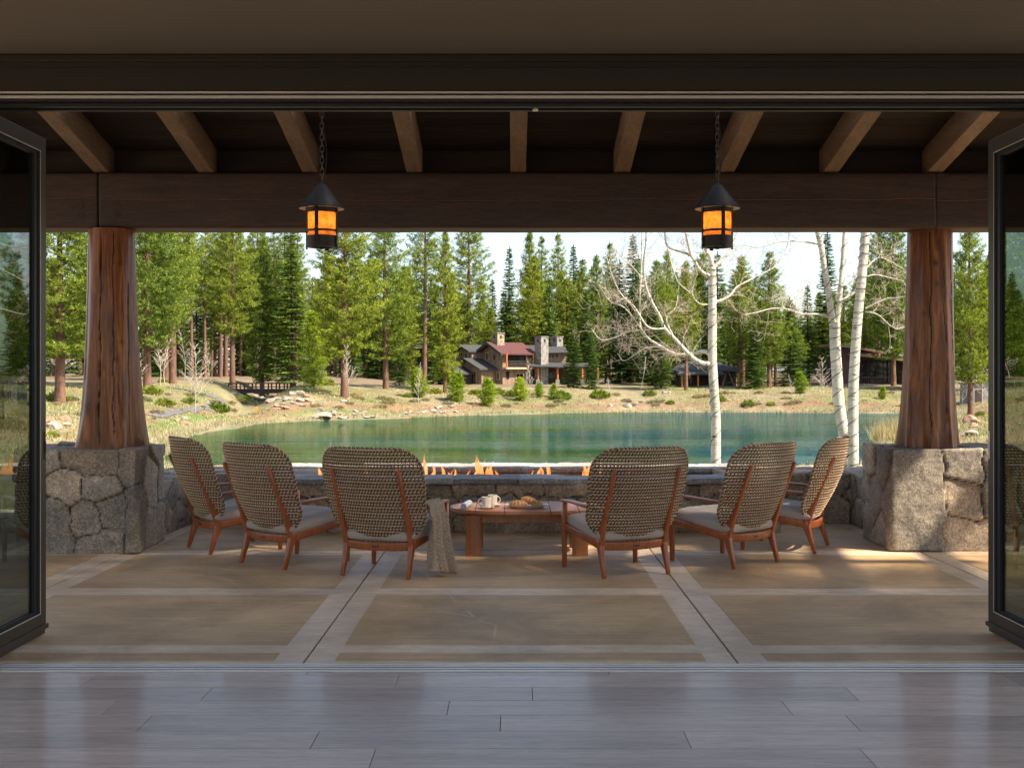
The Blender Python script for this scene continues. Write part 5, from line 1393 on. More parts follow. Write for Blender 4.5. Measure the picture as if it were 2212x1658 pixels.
# ------------------------------------------------------------------ grass: shoreline reeds and tufts (uncountable)
def grass(name, n, pick, hlo, hhi, mat, wd):
    r = np.random.default_rng(n); X, Y = pick(r, n); Z = ground_z(X, Y); ok = Z > ZW - .12; X, Y, Z = X[ok], Y[ok], Z[ok]; n = len(X)
    P0 = np.stack([X, Y, Z - .03], 1); D = np.stack([r.normal(0, .28, n), r.normal(0, .28, n), np.ones(n)], 1)
    V, Fc = blades(P0, D, r.uniform(hlo, hhi, n), np.full(n, wd) * r.uniform(.6, 1.3, n), r)
    o = link(name, mesh_from(name, V, Fc, mat)); o['kind'] = 'stuff'; return o
def along_shore(r, n, smin, smax):
    seg = np.roll(LAKE, -1, 0) - LAKE; L = np.hypot(*seg.T); far = np.r_[0, np.cumsum(L)]; s = r.uniform(0, far[-1], n); i = np.clip(np.searchsorted(far, s) - 1, 0, len(L) - 1); f = (s - far[i]) / L[i]
    p = LAKE[i] + seg[i] * f[:, None]; nrm = np.stack([seg[i][:, 1], -seg[i][:, 0]], 1) / L[i][:, None]
    area = np.sum(LAKE[:, 0] * np.roll(LAKE[:, 1], -1) - np.roll(LAKE[:, 0], -1) * LAKE[:, 1])
    if area < 0: nrm = -nrm
    q = p + nrm * r.uniform(smin, smax, n)[:, None]; return q[:, 0], q[:, 1]
grass('reeds', 15000, lambda r, n: along_shore(r, n, -.2, .9), .22, .5, M['drygrass'], .06)
def field(x0, x1, y0, y1): return lambda r, n: (r.uniform(x0, x1, n), r.uniform(y0, y1, n))
grass('bank_grass', 60000, lambda r, n: along_shore(r, n, 1.0, 22), .10, .30, M['meadow'], .09)
grass('near_reeds', 1600, lambda r, n: (r.normal(27.0, 1.1, n), r.normal(87.5, 1.2, n)), .7, 2.0, M['drygrass'], .03)

# ------------------------------------------------------------------ near aspens with light strings
YA = 25.0
def q25(x, y): return (x / 1.1302, y / 1.1302)          # 2500 px frame -> 2212 px frame
C3 = lambda x, y: (1300 + x / 2.369, 500 + y / 2.369)   # reading off an enlarged crop
CB = lambda x, y: (1500 + x / 2.674, 540 + y / 2.674)
def wpt(p, Y): a = q25(*p); return P(a[0], a[1], Y)
def limb(mb, pts, w0, w1, Y0, Y1, n=8):
    """pts in 2500 px; widths in metres"""
    P3 = []; m = len(pts)
    for i, p in enumerate(pts): P3.append(wpt(p, Y0 + (Y1 - Y0) * i / max(1, m - 1)))
    # catmull-rom
    out = []
    for i in range(m - 1):
        a = P3[max(i - 1, 0)]; b2 = P3[i]; c = P3[i + 1]; d = P3[min(i + 2, m - 1)]
        for k in range(5):
            t = k / 5; out.append(0.5 * ((2 * b2) + (c - a) * t + (2 * a - 5 * b2 + 4 * c - d) * t * t + (3 * b2 - a - 3 * c + d) * t ** 3))
    out.append(P3[-1]); N_ = len(out)
    mb.tube(out, [w0 + (w1 - w0) * (i / (N_ - 1)) ** .8 for i in range(N_)], n)
    return out
rt = random.Random(77)
def twigs(mb, path, n, L, rad=.007, lvl=0, gravity=0.15, frm=.15):
    for i in range(n):
        u = frm + (1 - frm) * rt.random(); j = min(len(path) - 2, int(u * (len(path) - 1))); p = path[j].lerp(path[j + 1], rt.random()); t = (path[j + 1] - path[j]).normalized()
        a = t.orthogonal().normalized(); a.rotate(Matrix.Rotation(rt.uniform(0, 6.28), 3, t)); d = (t * rt.uniform(.2, .9) + a * 1.0).normalized(); d.z += .15
        l = L * rt.uniform(.45, 1.15); k = 7; pts = [p]; dd = d.copy()
        for q in range(k):
            dd = (dd + Vector((rt.gauss(0, .20), rt.gauss(0, .20), rt.gauss(0, .18) + (.05 if lvl else .02)))).normalized(); pts.append(pts[-1] + dd * l / k)
        r0 = rad * (1.0 if lvl == 0 else .7)
        mb.tube(pts, [max(.0022, r0 * .8 * (1 - .8 * q / k)) for q in range(k + 1)], 3, cap=False)
        if lvl < 2: twigs(mb, pts, 6 if lvl == 0 else 4, l * .55, rad * .6, lvl + 1, frm=.2)
def wire(path, rads, turns, name, label, phase=0):
    mb = MB(); pts = []; n = int(turns * 16); m = len(path) - 1
    for i in range(n + 1):
        u = i / n * m; j = min(m - 1, int(u)); p = path[j].lerp(path[j + 1], u - j); r_ = rads[0] + (rads[1] - rads[0]) * i / n + .006
        t = (path[j + 1] - path[j]).normalized(); a = t.cross(Vector((0, 1, 0))).normalized(); b2 = t.cross(a).normalized(); th = i / 16 * 2 * math.pi + phase
        pts.append(p + (a * math.cos(th) + b2 * math.sin(th)) * r_ + Vector((0, 0, .03 * math.sin(i * .37))))
        if i % 5 == 2:
            q = pts[-1]; mb.tube([q, q + Vector((rt.uniform(-.02, .02), -.02, rt.choice((-1, 1)) * rt.uniform(.02, .045)))], [.005, .003], 4)
    mb.tube(pts, .0055, 5)
    o = mb.obj(name, M['wire'], None, smooth=False); tag(o, label, 'light string')
# single aspen
b0 = wpt((1745, 1150), YA); base = gz(b0.x, YA)
t = thing('aspen_tree', 'bare white aspen with one trunk and low branches reaching left', 'aspen tree', (0, 0, 0))
mb = MB()
low = wpt(CB(662, 1590), YA); low = Vector((low.x, YA, base - .3))
tp = [CB(662, 1590), CB(662, 1300), CB(650, 1100), CB(640, 900), CB(640, 650), CB(640, 480), CB(640, 360), CB(636, 300)]
tr_path = limb(mb, tp, .105, .078, YA, YA, 14)
mb.tube([low, (low + tr_path[0]) / 2, tr_path[0]], [.14, .115, .106], 14)
k = [limb(mb, [CB(640, 300), CB(622, 230), CB(600, 190), CB(590, 60), CB(560, -140), CB(545, -320)], .058, .02, YA, YA - .3, 10),
     limb(mb, [CB(640, 310), CB(690, 265), CB(745, 205), CB(790, 110), CB(850, -60), CB(900, -250)], .045, .015, YA, YA + .4, 10),
     limb(mb, [CB(640, 355), CB(590, 345), CB(545, 300), CB(500, 225), CB(410, 190), CB(345, 160), CB(330, 60), CB(330, -120)], .045, .016, YA, YA - .5, 9),
     limb(mb, [CB(500, 225), CB(480, 140), CB(462, 60), CB(440, -100)], .035, .014, YA - .25, YA - .6, 8),
     limb(mb, [CB(635, 925), CB(590, 930), CB(530, 905), CB(470, 850), CB(400, 775), CB(330, 700), CB(290, 610), CB(235, 510), CB(200, 400), CB(190, 280), CB(205, 150), CB(215, -60)], .058, .018, YA, YA - .7, 9),
     limb(mb, [CB(640, 905), CB(615, 862), CB(580, 850), CB(500, 862), CB(430, 872), CB(380, 860), CB(300, 815), CB(220, 765), CB(175, 710), CB(165, 560), CB(175, 330), CB(180, 60)], .055, .013, YA, YA + .5, 9),
     limb(mb, [CB(175, 710), CB(90, 720), CB(0, 760), CB(-90, 770), CB(-150, 700)], .020, .008, YA + .3, YA + .6, 6),
     limb(mb, [CB(220, 765), CB(130, 640), CB(60, 560), CB(-30, 520), CB(-110, 400)], .022, .007, YA + .3, YA + .1, 6),
     limb(mb, [CB(330, 700), CB(220, 690), CB(130, 560), CB(40, 470), CB(-20, 340), CB(-60, 200)], .024, .007, YA - .4, YA - .8, 6),
     limb(mb, [CB(300, 815), CB(200, 830), CB(120, 880), CB(60, 910), CB(20, 860)], .016, .006, YA + .2, YA + .7, 6),
     limb(mb, [CB(400, 775), CB(340, 640), CB(400, 560), CB(420, 430), CB(430, 300)], .016, .005, YA - .3, YA + .2, 6),
     limb(mb, [CB(200, 400), CB(120, 300), CB(60, 250), CB(0, 170)], .016, .006, YA - .5, YA - .9, 6),
     limb(mb, [CB(645, 525), CB(700, 515), CB(760, 480), CB(800, 430), CB(930, 360), CB(1040, 300), CB(1110, 200), CB(1150, 80)], .034, .008, YA, YA + .5, 7),
     limb(mb, [CB(640, 540), CB(560, 540), CB(510, 480), CB(520, 400), CB(540, 350)], .018, .007, YA, YA - .3, 6),
     limb(mb, [CB(345, 160), CB(380, 300), CB(420, 400), CB(500, 470)], .016, .007, YA - .5, YA - .3, 6),
     limb(mb, [CB(205, 880), CB(195, 980), CB(180, 1060), CB(150, 1230)], .009, .004, YA + .3, YA + .4, 5)]
mb.obj('trunk', M['aspen'], t, smooth=True, fix=False)
mb = MB()
for i, path in enumerate(k): twigs(mb, path, [7, 7, 9, 5, 12, 16, 9, 10, 11, 8, 8, 7, 9, 4, 4, 2][i], [.9, .9, .8, .7, .9, .95, .7, .7, .75, .6, .6, .6, .7, .4, .4, .2][i], .0085)
twigs(mb, tr_path[18:], 6, .8, .009)
mb.obj('twigs', M['twig'], t, fix=False)
wire(tr_path, (.106, .08), 13, 'string_lights', 'dark string of lights wound up the single aspen trunk')
wire(k[4][:40], (.058, .03), 9, 'string_lights', 'dark string of lights wound along the lower left aspen branch', 1)
wire(k[2][:22], (.045, .03), 5, 'string_lights', 'dark string of lights wound on the upper left aspen branch', 2)
# forked aspen and its straight neighbour
YB = 25.6
t = thing('aspen_tree', 'bare white forked aspen, left one of the pair', 'aspen tree', (0, 0, 0)); mb = MB()
tp = [CB(1520, 1610), CB(1500, 1400), CB(1468, 1200), CB(1450, 950), CB(1440, 780), CB(1440, 660)]
ta = limb(mb, tp, .118, .112, YB, YB, 14); low = ta[0].copy(); low.z = gz(low.x, YB) - .3; low.x += .05; mb.tube([low, ta[0]], [.15, .119], 14)
ka = [limb(mb, [CB(1425, 680), CB(1415, 600), CB(1395, 450), CB(1368, 280), CB(1345, 140), CB(1325, 60), CB(1300, -120), CB(1290, -350)], .078, .05, YB, YB - .2, 12),
      limb(mb, [CB(1450, 680), CB(1465, 560), CB(1478, 420), CB(1492, 250), CB(1505, 60), CB(1520, -150), CB(1530, -360)], .062, .04, YB, YB + .3, 12),
      limb(mb, [CB(1400, 625), CB(1330, 608), CB(1220, 605), CB(1130, 575), CB(1030, 570), CB(930, 595), CB(850, 610)], .030, .010, YB, YB - .5, 8),
      limb(mb, [CB(1330, 150), CB(1200, 130), CB(1080, 135), CB(960, 165), CB(840, 180), CB(740, 170)], .022, .008, YB, YB - .6, 7),
      limb(mb, [CB(1385, 420), CB(1340, 405), CB(1270, 410), CB(1200, 480), CB(1140, 560)], .016, .006, YB, YB - .3, 6),
      limb(mb, [CB(1470, 520), CB(1560, 470), CB(1620, 380), CB(1700, 350), CB(1800, 370), CB(1890, 390)], .026, .008, YB, YB + .3, 7),
      limb(mb, [CB(1478, 420), CB(1540, 400), CB(1600, 300), CB(1640, 180)], .016, .006, YB, YB + .4, 6)]
mb.obj('trunk', M['aspen'], t, smooth=True, fix=False); mb = MB()
for i, path in enumerate(ka): twigs(mb, path, [6, 5, 13, 12, 6, 9, 4][i], [.7, .7, .7, .75, .5, .6, .4][i], .008)
mb.obj('twigs', M['twig'], t, fix=False)
wire(ta, (.119, .113), 11, 'string_lights', 'dark string of lights wound up the left trunk of the aspen pair')
wire(ka[0][:26], (.078, .06), 9, 'string_lights', 'dark string of lights wound on the left fork of the aspen pair', 1)
wire(ka[1][:26], (.062, .05), 7, 'string_lights', 'dark string of lights wound on the right fork of the aspen pair', 2)
t = thing('aspen_tree', 'bare white straight aspen, right one of the pair', 'aspen tree', (0, 0, 0)); mb = MB(); YC = 25.2
tp = [CB(1560, 1610), CB(1558, 1350), CB(1560, 1100), CB(1572, 850), CB(1590, 620), CB(1610, 420), CB(1628, 220), CB(1638, 60), CB(1655, -160), CB(1670, -380)]
tb = limb(mb, tp, .115, .082, YC, YC, 14); low = tb[0].copy(); low.z = gz(low.x, YC) - .3; mb.tube([low, tb[0]], [.14, .116], 14)
kb = [limb(mb, [CB(1640, 570), CB(1700, 540), CB(1780, 505), CB(1850, 500), CB(1920, 480), CB(2000, 430)], .026, .009, YC, YC - .3, 7),
      limb(mb, [CB(1640, 590), CB(1720, 610), CB(1800, 680), CB(1860, 700), CB(1960, 660)], .020, .008, YC, YC + .3, 7),
      limb(mb, [CB(1650, 300), CB(1720, 240), CB(1800, 260), CB(1880, 310)], .018, .007, YC, YC + .2, 6),
      limb(mb, [CB(1790, 690), CB(1800, 780), CB(1790, 860)], .008, .004, YC, YC + .2, 5)]
mb.obj('trunk', M['aspen'], t, smooth=True, fix=False); mb = MB()
for i, path in enumerate(kb): twigs(mb, path, [12, 11, 8, 3][i], [.65, .6, .6, .2][i], .008)
twigs(mb, tb[28:40], 5, .7, .008)
mb.obj('twigs', M['twig'], t, fix=False)
wire(tb[:36], (.116, .093), 19, 'string_lights', 'dark string of lights wound up the right trunk of the aspen pair')

# ------------------------------------------------------------------ main house across the lake
HYD = 186.0; K = HYD / F / 1.1302            # metres per 2500-px pixel there
C4 = lambda x, y: (1060 + x / 4.424, 780 + y / 4.424)
g0 = C4(740, 735); hp = wpt(g0, HYD); h0z = hp.z
# the ground under the house is levelled by the plinth
def HX(cx): return (cx - 740) / 4.424 * K
def HZ(cy): return (735 - cy) / 4.424 * K
A = R(40); ux = Vector((math.cos(A), math.sin(A), 0)); uy = Vector((-math.sin(A), math.cos(A), 0))      # right-front facade runs along ux, left-front facade along uy
house = thing('lodge_house', 'large rustic wooden lodge with red and grey roofs and stone chimneys across the lake', 'house', hp, 0)
def L(x, y, z): return ux * x + uy * y + Vector((0, 0, z))
def hbox(x0, x1, y0, y1, z0, z1, name, mat, par=None):
    m = MB(); vs = [L(x, y, z) for z in (z0, z1) for y in (y0, y1) for x in (x0, x1)]
    m.add(vs, [(0, 2, 3, 1), (4, 5, 7, 6), (0, 1, 5, 4), (2, 6, 7, 3), (0, 4, 6, 2), (1, 3, 7, 5)]); return m.obj(name, mat, par or house)
def gable_roof(x0, x1, y0, y1, ze, zr, name, mat, par=None, th=.22, along='x'):
    """ridge along x (or y); eaves at ze, ridge at zr, slab thickness th"""
    m = MB()
    if along == 'x':
        ym = (y0 + y1) / 2; sec = [(y0, ze), (ym, zr), (y1, ze), (y1, ze - th), (ym, zr - th), (y0, ze - th)]; vs = [L(x, a, b2) for x in (x0, x1) for a, b2 in sec]
    else:
        xm = (x0 + x1) / 2; sec = [(x0, ze), (xm, zr), (x1, ze), (x1, ze - th), (xm, zr - th), (x0, ze - th)]; vs = [L(a, y, b2) for y in (y0, y1) for a, b2 in sec]
    m.add(vs, [(0, 1, 4, 5), (1, 2, 3, 4), (6, 11, 10, 7), (7, 10, 9, 8)] + [(i, i + 6, (i + 1) % 6 + 6, (i + 1) % 6) for i in range(6)])
    return m.obj(name, mat, par or house)
def gable_wall(x0, x1, y0, y1, z0, ze, zr, name, mat, along='x'):
    m = MB()
    if along == 'x': sec = [(y0, z0), (y1, z0), (y1, ze), ((y0 + y1) / 2, zr), (y0, ze)]; vs = [L(x, a, b2) for x in (x0, x1) for a, b2 in sec]
    else: sec = [(x0, z0), (x1, z0), (x1, ze), ((x0 + x1) / 2, zr), (x0, ze)]; vs = [L(a, y, b2) for y in (y0, y1) for a, b2 in sec]
    m.add(vs, [tuple(range(5)), tuple(range(9, 4, -1))] + [(i, i + 5, (i + 1) % 5 + 5, (i + 1) % 5) for i in range(5)]); return m.obj(name, mat, house)
def win(x0, x1, z0, z1, y, name='window', mat=None, face='x', frame=True):
    """opening on the facade along ux (face x: at local y) or along uy (face y: at local x = y)"""
    e = .07; m = MB()
    def q(a0, a1, b0, b1, o_, t_):
        if face == 'x': vs = [L(a, o_ - s, b2) for s in (0, t_) for b2 in (b0, b1) for a in (a0, a1)]
        else: vs = [L(o_ - s, a, b2) for s in (0, t_) for b2 in (b0, b1) for a in (a0, a1)]
        m.add(vs, [(0, 1, 3, 2), (4, 6, 7, 5), (0, 2, 6, 4), (1, 5, 7, 3), (0, 4, 5, 1), (2, 3, 7, 6)])
    q(x0, x1, z0, z1, y, .04); w = m.obj(name, M['window'], house)
    if frame:
        m = MB(); t_ = .1
        q(x0 - t_, x0, z0 - t_, z1 + t_, y, e); q(x1, x1 + t_, z0 - t_, z1 + t_, y, e); q(x0, x1, z1, z1 + t_, y, e); q(x0, x1, z0 - t_, z0, y, e); q((x0 + x1) / 2 - .03, (x0 + x1) / 2 + .03, z0, z1, y, e)
        m.obj('frame', M['trim'], w)
ca, sa = math.cos(A), math.sin(A)
def fx(cx): return HX(cx) / ca           # distance along the right-front facade for a crop x
def fy(cx): return -HX(cx) / sa          # distance along the left-front facade
xr = fx(1040); yl = fy(470)
hbox(.0, xr + .6, 0, yl, -1.6, .35, 'plinth', M['base_dark'])
hbox(.0, xr + .6, .02, yl - .02, .35, HZ(540), 'lower_wall', M['siding'])
# upper block with the red roof
gable_wall(.02, xr, .05, fy(500), HZ(540), HZ(352), HZ(255), 'upper_wall', M['siding'], 'x')
gable_roof(-.9, xr + .7, -.9, fy(500) + .9, HZ(365), HZ(238), 'red_roof', M['shingle_red'])
gable_roof(-1.15, -.9, -.95, fy(500) + .95, HZ(363), HZ(236), 'roof_verge', M['shingle'], th=.4)
# balcony recess, slab, rail, posts
hbox(1.1, xr - .9, -.02, .045, HZ(510), HZ(372), 'balcony_recess', M['window'])
hbox(-.1, xr + .1, -1.0, .03, HZ(535), HZ(515), 'balcony_floor', M['trim'])
m = MB()
for i in range(26):
    x = .1 + (xr - .2) * i / 25; m.tube([L(x, -.95, HZ(515)), L(x, -.95, HZ(450))], .025, 4)
m.tube([L(.0, -.95, HZ(450)), L(xr, -.95, HZ(450))], .05, 5); m.tube([L(.0, -.95, HZ(480)), L(xr, -.95, HZ(480))], .03, 5)
m.obj('balcony_railing', M['siding_dark'], house)
for x in (.05, xr - .1):
    m = MB(); m.tube([L(x, -.9, HZ(535)), L(x, -.9, HZ(360))], .13, 8); m.obj('log_post', M['orange_log'], house)
for x, x2 in ((1.4, 2.6), (3.2, 4.4)): win(x, x2, HZ(505), HZ(385), -.03, frame=False)
# lower windows
win(fx(885), fx(960), HZ(640), HZ(585), 0.0); win(fx(780), fx(810), HZ(640), HZ(560), 0.0, frame=False)
win(fy(705), fy(678), HZ(640), HZ(575), 0.0, face='y'); win(fy(585), fy(556), HZ(430), HZ(358), .0, face='y')
win(fy(655) , fy(640), HZ(430), HZ(380), .0, face='y', frame=False)
# left wing: taller back gable, lower gables stepping down
gable_wall(-2.0, 3.5, fy(505), fy(330), .35, HZ(345), HZ(285), 'wing_wall', M['siding'], 'x'); gable_roof(-2.9, 3.6, fy(500) - .4, fy(325) + .7, HZ(335), HZ(262), 'wing_roof', M['shingle'])
win(fy(440) - .4, fy(410) - .4, HZ(445), HZ(360), -2.0, face='y'); win(fy(400), fy(360), HZ(385), HZ(350), -2.0, face='y')
gable_wall(-2.8, .0, fy(660), fy(345), -1.2, HZ(535), HZ(440), 'gable_wall', M['siding'], 'x'); gable_roof(-3.7, .05, fy(690), fy(325) + .2, HZ(530), HZ(412), 'gable_roof', M['shingle'])
win(fy(600) , fy(560), HZ(690), HZ(560), -2.8, face='y')
gable_wall(-5.6, -2.8, fy(560), fy(345) + .5, -1.2, HZ(590), HZ(510), 'porch_wall', M['siding_dark'], 'x'); gable_roof(-6.4, -2.6, fy(590), fy(330) + 1.1, HZ(580), HZ(490), 'porch_roof', M['shingle'])
# chimneys
def chimney(cx0, cx1, cyt, cyb, dy, mat, name='chimney'):
    w = (HX(cx1) - HX(cx0)) / (ca + sa); xc = fx((cx0 + cx1) / 2)
    # stand it dy metres behind the front plane along the view
    x = (HX((cx0 + cx1) / 2) + 0) * ca + dy * sa - 0; y = -(HX((cx0 + cx1) / 2)) * sa + dy * ca
    c = hbox(x - w / 2, x + w / 2, y - w / 2, y + w / 2, HZ(cyb), HZ(cyt) , name, mat)
    hbox(x - w / 2 - .08, x + w / 2 + .08, y - w / 2 - .08, y + w / 2 + .08, HZ(cyt) + .002, HZ(cyt) + .12, 'chimney_cap', mat, c)
    for f_, s_ in (('x', y - w / 2), ('y', x - w / 2)):
        m = MB()
        a0 = (x if f_ == 'x' else y) - .16
        vs = [(L(a, s_ - e_, z_) if f_ == 'x' else L(s_ - e_, a, z_)) for e_ in (0, .03) for z_ in (HZ(cyt) - .75, HZ(cyt) - .35) for a in (a0, a0 + .32)]
        m.add(vs, [(0, 1, 3, 2), (4, 6, 7, 5), (0, 2, 6, 4), (1, 5, 7, 3), (0, 4, 5, 1), (2, 3, 7, 6)]); m.obj('flue_opening', M['gasket'], c)
chimney(618, 757, 145, 320, 2.4, M['chimney'])
chimney(1090, 1240, 182, 700, 3.2, M['chimney_grey'])
chimney(1285, 1415, 170, 400, 8.5, M['chimney_grey'])
# right wing: upper storey, hipped porch roof, posts
x2 = fx(1040)
def LR(cx, dy): return (HX(cx) * ca + dy * sa, -HX(cx) * sa + dy * ca)
rw = thing('r', 'x', 'x'); bpy.data.objects.remove(rw)
def wbox(cx0, cx1, d0, d1, z0, z1, name, mat, par=None):
    m = MB(); m.box(HX(cx0), HX(cx1), d0, d1, z0, z1); return m.obj(name, mat, par or house)
wbox(900, 1090, 8.0, 12.0, HZ(400), HZ(325), 'rear_wall', M['siding'])
m = MB(); m.add([(HX(850), 7.2, HZ(335)), (HX(1100), 7.2, HZ(335)), (HX(1100), 10, HZ(258)), (HX(880), 10, HZ(258)), (HX(850), 13, HZ(335)), (HX(1100), 13, HZ(335))], [(0, 1, 2, 3), (3, 2, 5, 4), (0, 4, 5, 1), (0, 3, 4), (1, 5, 2)]); m.obj('rear_roof', M['shingle'], house)
wbox(1060, 1440, 4.5, 9.5, HZ(500), HZ(342), 'upper_wall', M['siding'])
m = MB(); m.add([(HX(1215), 3.7, HZ(352)), (HX(1465), 3.7, HZ(345)), (HX(1430), 7, HZ(278)), (HX(1215), 7, HZ(278)), (HX(1215), 10.2, HZ(352)), (HX(1465), 10.2, HZ(345)), (HX(1215), 3.7, HZ(360)), (HX(1465), 3.7, HZ(353)), (HX(1465), 10.2, HZ(353)), (HX(1215), 10.2, HZ(360))],
                 [(0, 1, 2, 3), (3, 2, 5, 4), (0, 3, 4), (1, 5, 2), (0, 6, 7, 1), (1, 7, 8, 5), (5, 8, 9, 4), (4, 9, 6, 0), (6, 9, 8, 7)]); m.obj('upper_roof', M['shingle'], house)
wbox(1030, 1660, 4.4, 9.6, -1.5, HZ(500), 'lower_wall', M['siding_dark'])
m = MB(); m.add([(HX(1030), 1.4, HZ(498)), (HX(1400), 1.4, HZ(508)), (HX(1390), 4.6, HZ(455)), (HX(1000), 4.6, HZ(440)), (HX(1030), 1.4, HZ(510)), (HX(1400), 1.4, HZ(520)), (HX(1390), 4.6, HZ(467)), (HX(1000), 4.6, HZ(452))],
                 [(0, 1, 2, 3), (7, 6, 5, 4), (0, 4, 5, 1), (1, 5, 6, 2), (2, 6, 7, 3), (3, 7, 4, 0)]); m.obj('porch_roof', M['shingle'], house)
m = MB(); m.add([(HX(1400), 1.8, HZ(500)), (HX(1700), 1.8, HZ(500)), (HX(1680), 5, HZ(462)), (HX(1400), 5, HZ(462)), (HX(1400), 1.8, HZ(512)), (HX(1700), 1.8, HZ(512)), (HX(1680), 5, HZ(474)), (HX(1400), 5, HZ(474))],
                 [(0, 1, 2, 3), (7, 6, 5, 4), (0, 4, 5, 1), (1, 5, 6, 2), (2, 6, 7, 3), (3, 7, 4, 0)]); m.obj('porch_roof', M['shingle'], house)
for cx in (1125, 1338, 1608, 1775):
    m = MB(); m.tube([(HX(cx), 2.0, HZ(650)), (HX(cx), 2.0, HZ(520))], .15, 8); m.obj('log_post', M['orange_log'], house)
    m = MB(); m.box(HX(cx) - .3, HX(cx) + .3, 1.7, 2.3, -1.3, HZ(648)); m.obj('post_base', M['chimney_grey'], house)
m = MB(); m.box(HX(1150), HX(1190), 4.33, 4.39, HZ(700), HZ(555)); m.obj('door', M['gasket'], house)
for c0_, c1_ in ((1250, 1285),): m = MB(); m.box(HX(c0_), HX(c1_), 4.33, 4.39, HZ(640), HZ(570)); m.obj('window', M['window'], house)
for c0_ in (1245, 1280, 1325): m = MB(); m.box(HX(c0_), HX(c0_ + 22), 4.42, 4.49, HZ(400), HZ(368)); m.obj('window', M['window'], house)
m = MB(); m.box(HX(1060), HX(1400), 1.6, 4.4, -1.4, HZ(700)); m.obj('porch_floor', M['chimney_grey'], house)

# ------------------------------------------------------------------ brown cabin, dark lodge, shed, far roof
def simple_part(par, name, mat, fn): m = MB(); fn(m); return m.obj(name, mat, par)
CD = 182.0; kD = CD / F
def pxm(px, Y=CD): return (px - CX) * Y / F
def pzm(py, Y=CD): return EYE - (py - HY) * Y / F
cb_ = thing('cabin', 'low brown cabin with dark hipped roof partly behind the single aspen trunk', 'cabin', (pxm(1520), CD, pzm(848)))
ox_, oz_ = pxm(1520), pzm(848)
def bx(par, name, mat, px0, px1, d0, d1, py0, py1, Y=CD, ox=None, oz=None):
    m = MB(); m.box(pxm(px0, Y) - ox, pxm(px1, Y) - ox, d0, d1, pzm(py0, Y) - oz, pzm(py1, Y) - oz); return m.obj(name, mat, par)
kw = dict(ox=ox_, oz=oz_)
bx(cb_, 'wall', M['siding_dark'], 1466, 1556, 3, 9, 856, 800, **kw); bx(cb_, 'wall', M['siding_dark'], 1556, 1590, 0, 9, 856, 796, **kw)
def hip(par, name, mat, px0, px1, pyE, pyR, d0, d1, inset, Y, ox, oz):
    m = MB(); x0, x1, ze, zr = pxm(px0, Y) - ox, pxm(px1, Y) - ox, pzm(pyE, Y) - oz, pzm(pyR, Y) - oz; dm = (d0 + d1) / 2; t_ = .25
    m.add([(x0, d0, ze), (x1, d0, ze), (x1, d1, ze), (x0, d1, ze), (x0 + inset, dm, zr), (x1 - inset, dm, zr), (x0, d0, ze - t_), (x1, d0, ze - t_), (x1, d1, ze - t_), (x0, d1, ze - t_)],
          [(0, 1, 5, 4), (1, 2, 5), (2, 3, 4, 5), (3, 0, 4), (0, 6, 7, 1), (1, 7, 8, 2), (2, 8, 9, 3), (3, 9, 6, 0), (6, 9, 8, 7)]); return m.obj(name, mat, par)
hip(cb_, 'roof', M['shingle'], 1458, 1596, 799, 779, -1.2, 10, 2.6, CD, ox_, oz_); hip(cb_, 'porch_roof', M['shingle'], 1460, 1560, 806, 790, -2.4, 5, 1.5, CD, ox_, oz_)
for px in (1504, 1470, 1590): 
    m = MB(); m.tube([(pxm(px) - ox_, -1.8, pzm(838) - oz_), (pxm(px) - ox_, -1.8, pzm(806) - oz_)], .14, 6); m.obj('log_post', M['orange_log'], cb_); bx(cb_, 'post_base', M['chimney_grey'], px - 4, px + 4, -2.1, -1.5, 852, 838, **kw)
for a, b2 in ((1474, 1490), (1494, 1500), (1568, 1582)): bx(cb_, 'window', M['window'], a, b2, 2.93 if b2 < 1550 else -.07, 2.99 if b2 < 1550 else -.01, 838, 810, **kw)
for a, b2 in ((1556, 1570), (1590, 1572)):
    m = MB(); m.tube([(pxm(a) - ox_, -.25, pzm(845) - oz_), (pxm(b2) - ox_, -.25, pzm(800) - oz_)], .12, 6); m.obj('brace', M['siding'], cb_)
LD = 184.0; ox_, oz_ = pxm(1885, LD), pzm(845, LD); ld = thing('modern_lodge', 'dark modern lodge with wide windows behind the aspen pair and right post', 'house', (ox_, LD, oz_)); kw = dict(Y=LD, ox=ox_, oz=oz_)
bx(ld, 'stone_base', M['plinth_stone'], 1815, 1975, -.4, 8, 856, 829, **kw); bx(ld, 'wall', M['siding_dark'], 1815, 1975, 1.2, 8, 828.9, 770, **kw); bx(ld, 'wall', M['base_dark'], 1818, 1858, .2, 1.19, 828.9, 745, **kw)
m = MB(); 
for (a, za), (b2, zb), dd in (((1800, 742), (1905, 758), 0), ((1830, 762), (1990, 780), -1.0)):
    x0, x1, z0_, z1_ = pxm(a, LD) - ox_, pxm(b2, LD) - ox_, pzm(za, LD) - oz_, pzm(zb, LD) - oz_
    m.add([(x0, dd - 1, z0_), (x1, dd - 1, z1_), (x1, 9, z1_), (x0, 9, z0_), (x0, dd - 1, z0_ - .35), (x1, dd - 1, z1_ - .35), (x1, 9, z1_ - .35), (x0, 9, z0_ - .35)], [(0, 1, 2, 3), (7, 6, 5, 4), (0, 4, 5, 1), (1, 5, 6, 2), (2, 6, 7, 3), (3, 7, 4, 0)])
m.obj('roof', M['siding'], ld)
for a in (1866, 1882, 1898, 1914, 1930): 
    w_ = bx(ld, 'window', M['window'], a, a + 14, 1.13, 1.19, 826, 778, **kw); bx(ld, 'mullion', M['siding_dark'], a + 14.2, a + 15.8, 1.05, 1.19, 826, 776, **kw); m = MB()
m = MB()
